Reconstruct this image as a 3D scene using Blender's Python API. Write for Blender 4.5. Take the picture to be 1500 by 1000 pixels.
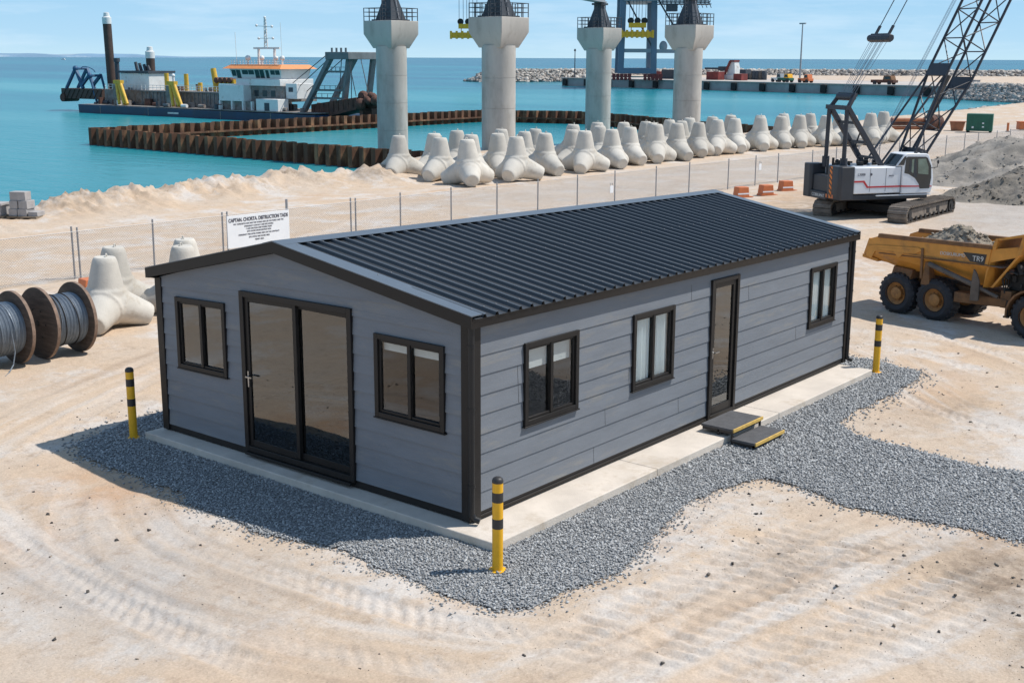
import bpy, bmesh, math, random
import numpy as np
from mathutils import Matrix, Vector

S = bpy.context.scene
for o in list(bpy.data.objects):
    bpy.data.objects.remove(o)
COL = S.collection
rad = math.radians
# ------------------------------------------------------------------ camera
CX, CY, CZ, YAW, PITCH, ROLL, FOC = (-10.972131, -9.531011, 5.746308, 0.6810583, 0.2260330, 0.0039938, 1.80497)
fw = Vector((math.cos(PITCH)*math.cos(YAW), math.cos(PITCH)*math.sin(YAW), -math.sin(PITCH)))
rt = Vector((math.sin(YAW), -math.cos(YAW), 0))
up = rt.cross(fw)
r2 = math.cos(ROLL)*rt + math.sin(ROLL)*up
u2 = -math.sin(ROLL)*rt + math.cos(ROLL)*up
cam = bpy.data.cameras.new('camera')
cam.sensor_width = 36
cam.lens = 36*FOC/1.5
cam.clip_start = .1
cam.clip_end = 60000
camo = bpy.data.objects.new('camera', cam)
COL.objects.link(camo)
camo.matrix_world = Matrix(((r2.x, u2.x, -fw.x, CX), (r2.y, u2.y, -fw.y, CY), (r2.z, u2.z, -fw.z, CZ), (0, 0, 0, 1)))
S.camera = camo
S.render.resolution_x, S.render.resolution_y = 1024, 682
# ------------------------------------------------------------------ light
SUN = Vector((1.35, -1.22, 2.75)).normalized()
W = bpy.data.worlds.new('World')
S.world = W
W.use_nodes = True
nt = W.node_tree
nt.nodes.clear()
sky = nt.nodes.new('ShaderNodeTexSky')
sky.sky_type = 'NISHITA'
sky.sun_disc = False
sky.sun_elevation = math.asin(SUN.z)
sky.sun_rotation = math.atan2(SUN.x, SUN.y)
sky.air_density = 1.0
sky.dust_density = 0.35
sky.ozone_density = 1.6
tc = nt.nodes.new('ShaderNodeTexCoord')
mp = nt.nodes.new('ShaderNodeMapping')
mp.inputs['Scale'].default_value = (5, 5, 42)
cn = nt.nodes.new('ShaderNodeTexNoise')
cn.inputs['Scale'].default_value = 1.6
cn.inputs['Detail'].default_value = 7
cn.inputs['Roughness'].default_value = .62
cr = nt.nodes.new('ShaderNodeMapRange')
cr.inputs['From Min'].default_value = .46
cr.inputs['From Max'].default_value = .8
cr.inputs['To Max'].default_value = .38
cm = nt.nodes.new('ShaderNodeMixRGB')
cm.inputs['Color2'].default_value = (7.2, 8.3, 9.2, 1)
bg = nt.nodes.new('ShaderNodeBackground')
bg.inputs['Strength'].default_value = .105
wo = nt.nodes.new('ShaderNodeOutputWorld')
L = nt.links.new
L(tc.outputs['Generated'], mp.inputs['Vector'])
L(mp.outputs['Vector'], cn.inputs['Vector'])
L(cn.outputs['Fac'], cr.inputs['Value'])
L(cr.outputs['Result'], cm.inputs['Fac'])
sx = nt.nodes.new('ShaderNodeSeparateXYZ')
L(tc.outputs['Generated'], sx.inputs[0])
gr = nt.nodes.new('ShaderNodeValToRGB')
ge = gr.color_ramp.elements
ge[0].position, ge[0].color = 0, (.46, .675, .81, 1)
ge[1].position, ge[1].color = 1, (.12, .22, .40, 1)
for ps_, c_ in ((.016, (.37, .605, .80)), (.05, (.30, .545, .775)), (.2, (.27, .43, .64)), (.5, (.17, .29, .47))):
    x_ = ge.new(ps_)
    x_.color = (*c_, 1)
L(sx.outputs['Z'], gr.inputs['Fac'])
gm = nt.nodes.new('ShaderNodeVectorMath')
gm.operation = 'SCALE'
gm.inputs['Scale'].default_value = 10.0
L(gr.outputs['Color'], gm.inputs[0])
sm = nt.nodes.new('ShaderNodeMixRGB')
sm.inputs['Fac'].default_value = .94
L(sky.outputs['Color'], sm.inputs['Color1'])
L(gm.outputs[0], sm.inputs['Color2'])
L(sm.outputs['Color'], cm.inputs['Color1'])
L(cm.outputs['Color'], bg.inputs['Color'])
L(bg.outputs['Background'], wo.inputs['Surface'])
sl = bpy.data.lights.new('sun', 'SUN')
sl.energy = 4.1
sl.angle = rad(.5)
sl.color = (1, .955, .89)
so = bpy.data.objects.new('sun', sl)
COL.objects.link(so)
so.rotation_euler = (-SUN).to_track_quat('-Z', 'Y').to_euler()
S.view_settings.view_transform = 'Standard'
S.view_settings.look = 'None'
S.view_settings.exposure = 0.2
S.view_settings.gamma = 1

# ------------------------------------------------------------------ helpers
G = -.14          # ground level; z = 0 is the top of the concrete slab
SEA = -1.5
RNG = random.Random(7)


class MB:
    """collects shapes, becomes ONE mesh object"""
    def __init__(s, M=None):
        s.v, s.f, s.M = [], [], M or Matrix.Identity(4)

    def add(s, vs, fs, M=None):
        k = len(s.v)
        T = s.M @ M if M is not None else s.M
        s.v += [tuple(T @ Vector(v)) for v in vs]
        s.f += [tuple(i+k for i in f) for f in fs]
        return s

    def box(s, a, b, M=None):
        (x0, y0, z0), (x1, y1, z1) = a, b
        vs = [(x0, y0, z0), (x1, y0, z0), (x1, y1, z0), (x0, y1, z0), (x0, y0, z1), (x1, y0, z1), (x1, y1, z1), (x0, y1, z1)]
        return s.add(vs, [(0, 3, 2, 1), (4, 5, 6, 7), (0, 1, 5, 4), (1, 2, 6, 5), (2, 3, 7, 6), (3, 0, 4, 7)], M)

    def hexa(s, vs):
        return s.add(vs, [(0, 3, 2, 1), (4, 5, 6, 7), (0, 1, 5, 4), (1, 2, 6, 5), (2, 3, 7, 6), (3, 0, 4, 7)])

    def prism(s, poly, y0, y1, ax='y', M=None):
        """poly in (x,z) extruded along y (or (x,y) along z, (y,z) along x)"""
        n = len(poly)
        def P(p, t):
            return (p[0], t, p[1]) if ax == 'y' else ((p[0], p[1], t) if ax == 'z' else (t, p[0], p[1]))
        vs = [P(p, y0) for p in poly] + [P(p, y1) for p in poly]
        fs = [tuple(range(n)), tuple(range(2*n-1, n-1, -1))] + [(i, i+n, (i+1) % n+n, (i+1) % n) for i in range(n)]
        return s.add(vs, fs, M)

    def cone(s, p0, p1, r0, r1=None, n=12, cap=True, ph=0):
        r1 = r0 if r1 is None else r1
        p0, p1 = Vector(p0), Vector(p1)
        d = (p1-p0).normalized()
        a = d.orthogonal().normalized()
        if abs(d.z) > .999:
            a = Vector((1, 0, 0))
        b = d.cross(a)
        vs = []
        for p, r in ((p0, r0), (p1, r1)):
            for i in range(n):
                t = 2*math.pi*i/n+ph
                vs.append(tuple(p+r*(math.cos(t)*a+math.sin(t)*b)))
        fs = [(i, (i+1) % n, (i+1) % n+n, i+n) for i in range(n)]
        if cap:
            fs += [tuple(range(n-1, -1, -1)), tuple(range(n, 2*n))]
        return s.add(vs, fs)

    def bar(s, p0, p1, w, h=None):
        """rectangular bar between two points"""
        h = h or w
        p0, p1 = Vector(p0), Vector(p1)
        d = (p1-p0).normalized()
        a = d.cross(Vector((0, 0, 1)))
        a = Vector((1, 0, 0)) if a.length < 1e-4 else a.normalized()
        b = a.cross(d)
        vs = [tuple(p+sa*w/2*a+sb*h/2*b) for p in (p0, p1) for sa, sb in ((-1, -1), (1, -1), (1, 1), (-1, 1))]
        return s.hexa(vs)

    def tube(s, pts, r, n=8):
        for a, b in zip(pts, pts[1:]):
            s.cone(a, b, r, r, n)
        return s

    def lathe(s, prof, p0=(0, 0, 0), axis=(0, 0, 1), n=24, close=False):
        """prof: (radius, height) pairs"""
        d = Vector(axis).normalized()
        a = Vector((1, 0, 0)) if abs(d.z) > .999 else d.orthogonal().normalized()
        b = d.cross(a)
        p0 = Vector(p0)
        vs, fs = [], []
        for r, h in prof:
            for i in range(n):
                t = 2*math.pi*i/n
                vs.append(tuple(p0+d*h+r*(math.cos(t)*a+math.sin(t)*b)))
        m = len(prof)
        for j in range(m if close else m-1):
            for i in range(n):
                k = (j+1) % m
                fs.append((j*n+i, j*n+(i+1) % n, k*n+(i+1) % n, k*n+i))
        if not close:
            fs.append(tuple(range(n-1, -1, -1)))
            fs.append(tuple(range((m-1)*n, m*n)))
        return s.add(vs, fs)

    def sphere(s, c, r, n=12, m=7, sc=(1, 1, 1)):
        c = Vector(c)
        vs = [(c.x, c.y, c.z-r*sc[2])]
        for j in range(1, m):
            t = math.pi*j/m
            for i in range(n):
                q = 2*math.pi*i/n
                vs.append((c.x+r*sc[0]*math.sin(t)*math.cos(q), c.y+r*sc[1]*math.sin(t)*math.sin(q), c.z-r*sc[2]*math.cos(t)))
        vs.append((c.x, c.y, c.z+r*sc[2]))
        fs = [(0, 1+(i+1) % n, 1+i) for i in range(n)]
        for j in range(m-2):
            for i in range(n):
                a, b = 1+j*n+i, 1+j*n+(i+1) % n
                fs.append((a, b, b+n, a+n))
        k = 1+(m-2)*n
        fs += [(k+i, k+(i+1) % n, len(vs)-1) for i in range(n)]
        return s.add(vs, fs)

    def build(s, name, m, parent=None, smooth=True, bev=0, loc=None):
        me = bpy.data.meshes.new(name)
        me.from_pydata(s.v, [], s.f)
        me.validate()
        bm = bmesh.new()
        bm.from_mesh(me)
        bmesh.ops.recalc_face_normals(bm, faces=bm.faces)
        bm.to_mesh(me)
        bm.free()
        if smooth:
            me.shade_smooth()
            me.set_sharp_from_angle(angle=rad(38))
        me.materials.append(m)
        o = bpy.data.objects.new(name, me)
        COL.objects.link(o)
        if parent is not None:
            o.parent = parent
        if loc is not None:
            o.location = loc
        if bev:
            b = o.modifiers.new('bevel', 'BEVEL')
            b.width = bev
            b.segments = 2
            b.limit_method = 'ANGLE'
            b.harden_normals = False
        return o


def arr_mesh(name, V, F, m, parent=None, smooth=True):
    """numpy vertices and quads/tris -> mesh object (fast)"""
    me = bpy.data.meshes.new(name)
    V = np.asarray(V, np.float32)
    F = np.asarray(F, np.int32)
    k = F.shape[1]
    me.vertices.add(len(V))
    me.vertices.foreach_set('co', V.ravel())
    me.loops.add(F.size)
    me.loops.foreach_set('vertex_index', F.ravel())
    me.polygons.add(len(F))
    me.polygons.foreach_set('loop_start', np.arange(0, F.size, k, dtype=np.int32))
    me.update(calc_edges=True)
    if smooth:
        me.shade_smooth()
    me.materials.append(m)
    o = bpy.data.objects.new(name, me)
    COL.objects.link(o)
    if parent is not None:
        o.parent = parent
    return o


def tag(o, label=None, cat=None, group=None, kind=None):
    if label: o['label'] = label
    if cat: o['category'] = cat
    if group: o['group'] = group
    if kind: o['kind'] = kind
    return o


def thing(name, label, cat, loc=(0, 0, 0), rz=0, group=None):
    o = bpy.data.objects.new(name, None)
    o.empty_display_size = .3
    COL.objects.link(o)
    o.location = loc
    o.rotation_euler = (0, 0, rz)
    return tag(o, label, cat, group)


def kids(o):
    return [c for c in bpy.data.objects if c.parent == o]


def copy_tree(o, parent=None):
    c = o.copy()
    COL.objects.link(c)
    if parent is not None:
        c.parent = parent
    for ch in kids(o):
        copy_tree(ch, c)
    return c


NTH = ['first', 'second', 'third', 'fourth', 'fifth', 'sixth', 'seventh', 'eighth', 'ninth', 'tenth', 'eleventh', 'twelfth',
       'thirteenth', 'fourteenth', 'fifteenth', 'sixteenth', 'seventeenth', 'eighteenth', 'nineteenth', 'twentieth',
       'twenty-first', 'twenty-second', 'twenty-third', 'twenty-fourth']


# value noise for terrain shapes
def _h(ix, iy, seed):
    n = (ix.astype(np.int64)*374761393 + iy.astype(np.int64)*668265263 + seed*1442695041) & 0x7fffffff
    n = ((n ^ (n >> 13))*1274126177) & 0x7fffffff
    return ((n ^ (n >> 16)) & 0xffff)/65535.


def vnoise(x, y, seed=0):
    ix, iy = np.floor(x), np.floor(y)
    fx, fy = x-ix, y-iy
    fx = fx*fx*(3-2*fx)
    fy = fy*fy*(3-2*fy)
    a, b = _h(ix, iy, seed), _h(ix+1, iy, seed)
    c, d = _h(ix, iy+1, seed), _h(ix+1, iy+1, seed)
    return (a+(b-a)*fx)*(1-fy)+(c+(d-c)*fx)*fy


def fbm(x, y, seed=0, o=4, g=.5):
    r, a, t = 0, 1, 0
    for i in range(o):
        r = r+a*vnoise(x*2**i+i*17.3, y*2**i+i*9.1, seed+i)
        t += a
        a *= g
    return r/t


def sstep(a, b, x):
    t = np.clip((x-a)/(b-a), 0, 1)
    return t*t*(3-2*t)


# ------------------------------------------------------------------ materials
def N(t, typ, **kw):
    n = t.nodes.new(typ)
    for k, v in kw.items():
        if k in n.inputs:
            n.inputs[k].default_value = v
        else:
            setattr(n, k, v)
    return n


def c4(c):
    return (c[0], c[1], c[2], 1)


def mat(name, col, rough=.6, metal=0., var=.18, scale=2., bump=0., bscale=40., spec=.5, col2=None, amt=.5, stretch=None, coat=0., orand=0.):
    """painted / mineral surface: base colour broken up by noise, a second colour (rust, dirt) in patches, fine bump"""
    m = bpy.data.materials.new(name)
    m.use_nodes = True
    t = m.node_tree
    l = t.links.new
    b = t.nodes['Principled BSDF']
    b.inputs['Metallic'].default_value = metal
    b.inputs['Specular IOR Level'].default_value = spec
    b.inputs['Coat Weight'].default_value = coat
    co = N(t, 'ShaderNodeTexCoord')
    vec = co.outputs['Object']
    if stretch:
        mpn = N(t, 'ShaderNodeMapping')
        mpn.inputs['Scale'].default_value = stretch
        l(vec, mpn.inputs['Vector'])
        vec = mpn.outputs['Vector']
    n1 = N(t, 'ShaderNodeTexNoise', Scale=scale, Detail=6., Roughness=.65)
    l(vec, n1.inputs['Vector'])
    mr = N(t, 'ShaderNodeMapRange')
    mr.inputs['From Min'].default_value = .3
    mr.inputs['From Max'].default_value = .7
    mr.inputs['To Min'].default_value = 1-var
    mr.inputs['To Max'].default_value = 1+var
    l(n1.outputs['Fac'], mr.inputs['Value'])
    mx = N(t, 'ShaderNodeMixRGB', blend_type='MULTIPLY')
    mx.inputs['Fac'].default_value = 1
    mx.inputs['Color1'].default_value = c4(col)
    l(mr.outputs['Result'], mx.inputs['Color2'])
    out = mx.outputs['Color']
    if col2:
        n2 = N(t, 'ShaderNodeTexNoise', Scale=scale*.9, Detail=8., Roughness=.7)
        a = N(t, 'ShaderNodeVectorMath', operation='ADD')
        a.inputs[1].default_value = (13.1, 7.7, 3.3)
        l(vec, a.inputs[0])
        l(a.outputs[0], n2.inputs['Vector'])
        r = N(t, 'ShaderNodeMapRange')
        r.inputs['From Min'].default_value = .62-.25*amt
        r.inputs['From Max'].default_value = .74-.12*amt
        l(n2.outputs['Fac'], r.inputs['Value'])
        m2 = N(t, 'ShaderNodeMixRGB')
        m2.inputs['Color2'].default_value = c4(col2)
        l(r.outputs['Result'], m2.inputs['Fac'])
        l(out, m2.inputs['Color1'])
        out = m2.outputs['Color']
    if orand:
        oi = N(t, 'ShaderNodeObjectInfo')
        r = N(t, 'ShaderNodeMapRange')
        r.inputs['To Min'].default_value = 1-orand
        r.inputs['To Max'].default_value = 1+orand*.5
        l(oi.outputs['Random'], r.inputs['Value'])
        m3 = N(t, 'ShaderNodeMixRGB', blend_type='MULTIPLY')
        m3.inputs['Fac'].default_value = 1
        l(out, m3.inputs['Color1'])
        l(r.outputs['Result'], m3.inputs['Color2'])
        out = m3.outputs['Color']
    l(out, b.inputs['Base Color'])
    rr = N(t, 'ShaderNodeMapRange')
    rr.inputs['To Min'].default_value = max(0, rough-.12)
    rr.inputs['To Max'].default_value = min(1, rough+.12)
    l(n1.outputs['Fac'], rr.inputs['Value'])
    l(rr.outputs['Result'], b.inputs['Roughness'])
    if bump:
        n3 = N(t, 'ShaderNodeTexNoise', Scale=bscale, Detail=4.)
        l(co.outputs['Object'], n3.inputs['Vector'])
        bp = N(t, 'ShaderNodeBump', Strength=bump, Distance=.02)
        l(n3.outputs['Fac'], bp.inputs['Height'])
        l(bp.outputs['Normal'], b.inputs['Normal'])
    return m


M = {}
M['clad'] = mat('cladding_blue_grey', (.172, .188, .212), .62, var=.1, scale=1.2, bump=.2, bscale=60, stretch=(1, 1, 6), col2=(.225, .222, .215), amt=.32)
M['trim'] = mat('bronze_black_trim', (.0165, .0145, .0135), .45, var=.2, scale=4, spec=.3)
M['roof'] = mat('roof_steel', (.044, .049, .056), .42, var=.18, scale=.8, spec=.55, stretch=(3, .4, 1))
M['cap'] = mat('roof_flashing_sky_sheen', (.10, .12, .145), .34, var=.1, scale=1.5, spec=.6)  # same roof paint, lightened: the sky's reflection is put into the colour
M['slab'] = mat('slab_concrete', (.60, .53, .455), .85, var=.14, scale=1.3, bump=.25, bscale=50, col2=(.46, .38, .29), amt=.25)
M['curtain'] = mat('curtain_fabric', (.78, .79, .78), .9, var=.05)
M['inside'] = mat('room_lining', (.10, .085, .07), .9, var=.1)
M['steel'] = mat('galvanised_steel', (.34, .34, .35), .5, metal=.4, var=.15, scale=5)
M['chrome'] = mat('door_handle_metal', (.40, .40, .40), .35, metal=1)
M['step'] = mat('step_grating', (.085, .085, .09), .8, var=.25, scale=8, bump=.5, bscale=90)
M['yellow'] = mat('safety_yellow', (.80, .42, .012), .45, var=.08, scale=6)
M['nosing'] = mat('nosing_yellow', (.62, .40, .10), .55, var=.2, scale=10)
M['black'] = mat('black_band', (.03, .028, .028), .5, var=.2)
M['conc'] = mat('tetrapod_concrete', (.55, .515, .455), .9, orand=.16, var=.16, scale=1.1, bump=.3, bscale=22, col2=(.40, .35, .28), amt=.3)
M['pierc'] = mat('pier_concrete', (.46, .44, .405), .85, var=.16, scale=.6, bump=.2, bscale=8, col2=(.31, .285, .25), amt=.3, stretch=(1, 1, .35))
M['wood'] = mat('reel_wood', (.085, .062, .048), .85, var=.45, scale=5, bump=.5, bscale=20, col2=(.16, .12, .09), amt=.45, stretch=(1, .35, 3))
M['woodrim'] = mat('reel_wood_rim', (.22, .15, .11), .85, var=.35, scale=8, bump=.4, bscale=30)
M['cable'] = mat('galvanised_cable', (.21, .245, .285), .5, metal=.4, var=.15, scale=12)
M['pile'] = mat('rusty_sheet_pile', (.13, .056, .03), .85, var=.4, scale=1.2, col2=(.36, .18, .09), amt=.5, stretch=(1, 1, .4))
M['navy'] = mat('hull_blue', (.014, .04, .085), .5, var=.3, scale=.6, col2=(.07, .05, .045), amt=.2)
M['white'] = mat('ship_white', (.72, .72, .70), .5, var=.1, scale=1, col2=(.42, .33, .26), amt=.12)
M['shipgrey'] = mat('ship_deck_grey', (.22, .205, .19), .75, var=.4, scale=1.8, col2=(.16, .09, .06), amt=.5)
M['gantry'] = mat('gantry_grey', (.16, .172, .178), .6, var=.25, scale=1)
M['shipyel'] = mat('ship_yellow', (.66, .40, .04), .55, var=.2, scale=2)
M['orange'] = mat('visor_orange', (.66, .24, .07), .55, var=.15)
M['rust'] = mat('rusted_steel', (.11, .05, .035), .85, var=.5, scale=2, col2=(.05, .03, .028), amt=.4)
M['spud'] = mat('spud_brown', (.075, .045, .035), .7, var=.3, scale=1)
M['bluesteel'] = mat('blue_steel', (.02, .085, .18), .55, var=.25)
M['glassdark'] = mat('dark_glazing', (.02, .028, .033), .12, var=.1, spec=.6)
M['cable_dark'] = mat('dark_wire', (.05, .055, .06), .6)
M['stsblue'] = mat('quay_crane_blue', (.135, .185, .25), .6, var=.12, scale=.3)
M['dkblue'] = mat('dark_steel_grey', (.05, .06, .075), .6, var=.2, scale=1)
M['girder'] = mat('girder_grey', (.27, .30, .33), .6, var=.1, scale=.5)
M['spread'] = mat('spreader_yellow', (.86, .43, .02), .5, var=.2)
M['quay'] = mat('quay_concrete', (.36, .345, .33), .85, var=.2, scale=.15, col2=(.22, .2, .19), amt=.3)
M['quaytop'] = mat('quay_paving', (.47, .42, .375), .9, var=.15, scale=.04)
M['rock'] = mat('armour_rock', (.36, .32, .29), .9, var=.35, scale=.4, col2=(.17, .15, .14), amt=.4)
M['redq'] = mat('bogie_red', (.20, .04, .035), .7, var=.4, scale=.6)
M['crane_black'] = mat('crane_charcoal', (.032, .035, .042), .5, var=.2, scale=2)
M['crane_white'] = mat('crane_white', (.68, .70, .73), .4, var=.05, scale=1, col2=(.5, .45, .4), amt=.05)
M['crane_red'] = mat('crane_red_stripe', (.50, .035, .04), .45)
M['boom'] = mat('boom_dark_steel', (.03, .034, .045), .5, var=.2)
M['track'] = mat('muddy_track', (.20, .165, .135), .9, var=.35, scale=4, bump=.6, bscale=14, col2=(.08, .065, .055), amt=.4)
M['dirtdark'] = mat('greasy_dark', (.02, .018, .017), .75, var=.4, scale=4)
M['haz'] = mat('hazard_orange', (.75, .20, .02), .5)
M['truck'] = mat('truck_ochre', (.60, .265, .045), .5, var=.2, scale=2.2, col2=(.30, .14, .045), amt=.35, bump=.1, bscale=12)
M['truckbrown'] = mat('truck_worn', (.19, .095, .04), .75, var=.35, scale=4, col2=(.09, .05, .03), amt=.4)
M['tyre'] = mat('tyre_rubber', (.028, .03, .036), .8, var=.35, scale=5, bump=.4, bscale=30, col2=(.09, .08, .07), amt=.08)
M['rim'] = mat('rim_ochre', (.36, .17, .05), .6, var=.25, scale=8, col2=(.17, .08, .03), amt=.35)
M['ram'] = mat('ram_grey', (.11, .09, .075), .55, var=.3, scale=5)
M['decal'] = mat('decal_charcoal', (.035, .034, .033), .5)
M['letter'] = mat('lettering_pale', (.62, .61, .58), .6)
M['rubble'] = mat('rubble_grey', (.28, .235, .18), .95, var=.45, scale=9, bump=1, bscale=25, col2=(.14, .12, .1), amt=.4)
M['gap'] = mat('black_pipe', (.008, .008, .009), .5)
M['stockdark'] = mat('stockpile_dark', (.20, .175, .145), .95, var=.3, scale=.9, bump=1., bscale=9, col2=(.12, .11, .1), amt=.45)
M['stock'] = mat('stockpile_grey', (.285, .255, .22), .95, var=.3, scale=.9, bump=1., bscale=9, col2=(.20, .18, .16), amt=.45)
M['block'] = mat('block_concrete', (.36, .34, .33), .9, var=.15, scale=3, bump=.3)
M['pallet'] = mat('pallet_wood', (.22, .17, .12), .9, var=.3)
M['barrier'] = mat('barrier_orange', (.58, .17, .06), .6, var=.15, scale=5)
M['signw'] = mat('sign_white', (.80, .82, .84), .5, var=.03)
M['ink'] = mat('sign_ink', (.09, .09, .11), .6)
M['green'] = mat('container_green', (.012, .11, .07), .5, var=.2)
M['coast'] = mat('far_coast_haze_tint', (.16, .27, .38), .95, var=.2, scale=.002, col2=(.36, .44, .5), amt=.2)  # air haze is painted into the coast's blue-grey colour
M['hose'] = mat('pipe_orange_brown', (.36, .14, .07), .7, var=.3)
# ------------------------------------------------------------------ special materials
def glass_mat(name, tint, refl, gcol=(.9, .92, .95)):
    m = bpy.data.materials.new(name)
    m.use_nodes = True
    t = m.node_tree
    t.nodes.clear()
    l = t.links.new
    tr = N(t, 'ShaderNodeBsdfTransparent', Color=c4(tint))
    gl = N(t, 'ShaderNodeBsdfGlossy', Color=c4(gcol), Roughness=.015)
    no = N(t, 'ShaderNodeTexNoise', Scale=1.1, Detail=1.)
    co = N(t, 'ShaderNodeTexCoord')
    l(co.outputs['Object'], no.inputs['Vector'])
    bp = N(t, 'ShaderNodeBump', Strength=.03, Distance=.05)
    l(no.outputs['Fac'], bp.inputs['Height'])
    l(bp.outputs['Normal'], gl.inputs['Normal'])
    ge_ = N(t, 'ShaderNodeNewGeometry')
    dt = N(t, 'ShaderNodeVectorMath', operation='DOT_PRODUCT')
    l(ge_.outputs['Incoming'], dt.inputs[0])
    l(ge_.outputs['Normal'], dt.inputs[1])
    ab = N(t, 'ShaderNodeMath', operation='ABSOLUTE')
    l(dt.outputs['Value'], ab.inputs[0])
    om = N(t, 'ShaderNodeMath', operation='SUBTRACT', use_clamp=True)
    om.inputs[0].default_value = 1
    l(ab.outputs[0], om.inputs[1])
    pw = N(t, 'ShaderNodeMath', operation='POWER')
    l(om.outputs[0], pw.inputs[0])
    pw.inputs[1].default_value = 4
    a0 = N(t, 'ShaderNodeMath', operation='ADD', use_clamp=True)
    l(pw.outputs[0], a0.inputs[0])
    a0.inputs[1].default_value = refl+.04
    fb = N(t, 'ShaderNodeMath', operation='SUBTRACT')
    fb.inputs[0].default_value = 1
    l(ge_.outputs['Backfacing'], fb.inputs[1])
    ad = N(t, 'ShaderNodeMath', operation='MULTIPLY')
    l(a0.outputs[0], ad.inputs[0])
    l(fb.outputs[0], ad.inputs[1])
    mx = N(t, 'ShaderNodeMixShader')
    l(ad.outputs[0], mx.inputs['Fac'])
    l(tr.outputs[0], mx.inputs[1])
    l(gl.outputs[0], mx.inputs[2])
    o = N(t, 'ShaderNodeOutputMaterial')
    l(mx.outputs[0], o.inputs['Surface'])
    return m


M['glass'] = glass_mat('tinted_glass', (.68, .68, .66), .105, (.90, .94, .97))
M['glassclear'] = glass_mat('clear_glass', (.92, .95, .95), .01)


def mesh_mat():
    """chain link wire: diamond lattice of thin wires, open between them"""
    m = bpy.data.materials.new('chain_link')
    m.use_nodes = True
    t = m.node_tree
    l = t.links.new
    b = t.nodes['Principled BSDF']
    b.inputs['Base Color'].default_value = (.22, .22, .23, 1)
    b.inputs['Roughness'].default_value = .5
    co = N(t, 'ShaderNodeTexCoord')
    sp = N(t, 'ShaderNodeSeparateXYZ')
    l(co.outputs['Object'], sp.inputs[0])
    res = []
    for op in ('ADD', 'SUBTRACT'):
        a = N(t, 'ShaderNodeMath', operation=op)
        l(sp.outputs['X'], a.inputs[0])
        l(sp.outputs['Z'], a.inputs[1])
        d = N(t, 'ShaderNodeMath', operation='DIVIDE')
        d.inputs[1].default_value = .075
        l(a.outputs[0], d.inputs[0])
        f = N(t, 'ShaderNodeMath', operation='FRACT')
        l(d.outputs[0], f.inputs[0])
        c = N(t, 'ShaderNodeMath', operation='LESS_THAN')
        c.inputs[1].default_value = .075
        l(f.outputs[0], c.inputs[0])
        res.append(c)
    mxx = N(t, 'ShaderNodeMath', operation='MAXIMUM')
    l(res[0].outputs[0], mxx.inputs[0])
    l(res[1].outputs[0], mxx.inputs[1])
    l(mxx.outputs[0], b.inputs['Alpha'])
    return m


M['mesh'] = mesh_mat()
M['glassmid'] = glass_mat('window_glass', (.86, .88, .88), .05)


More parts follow.
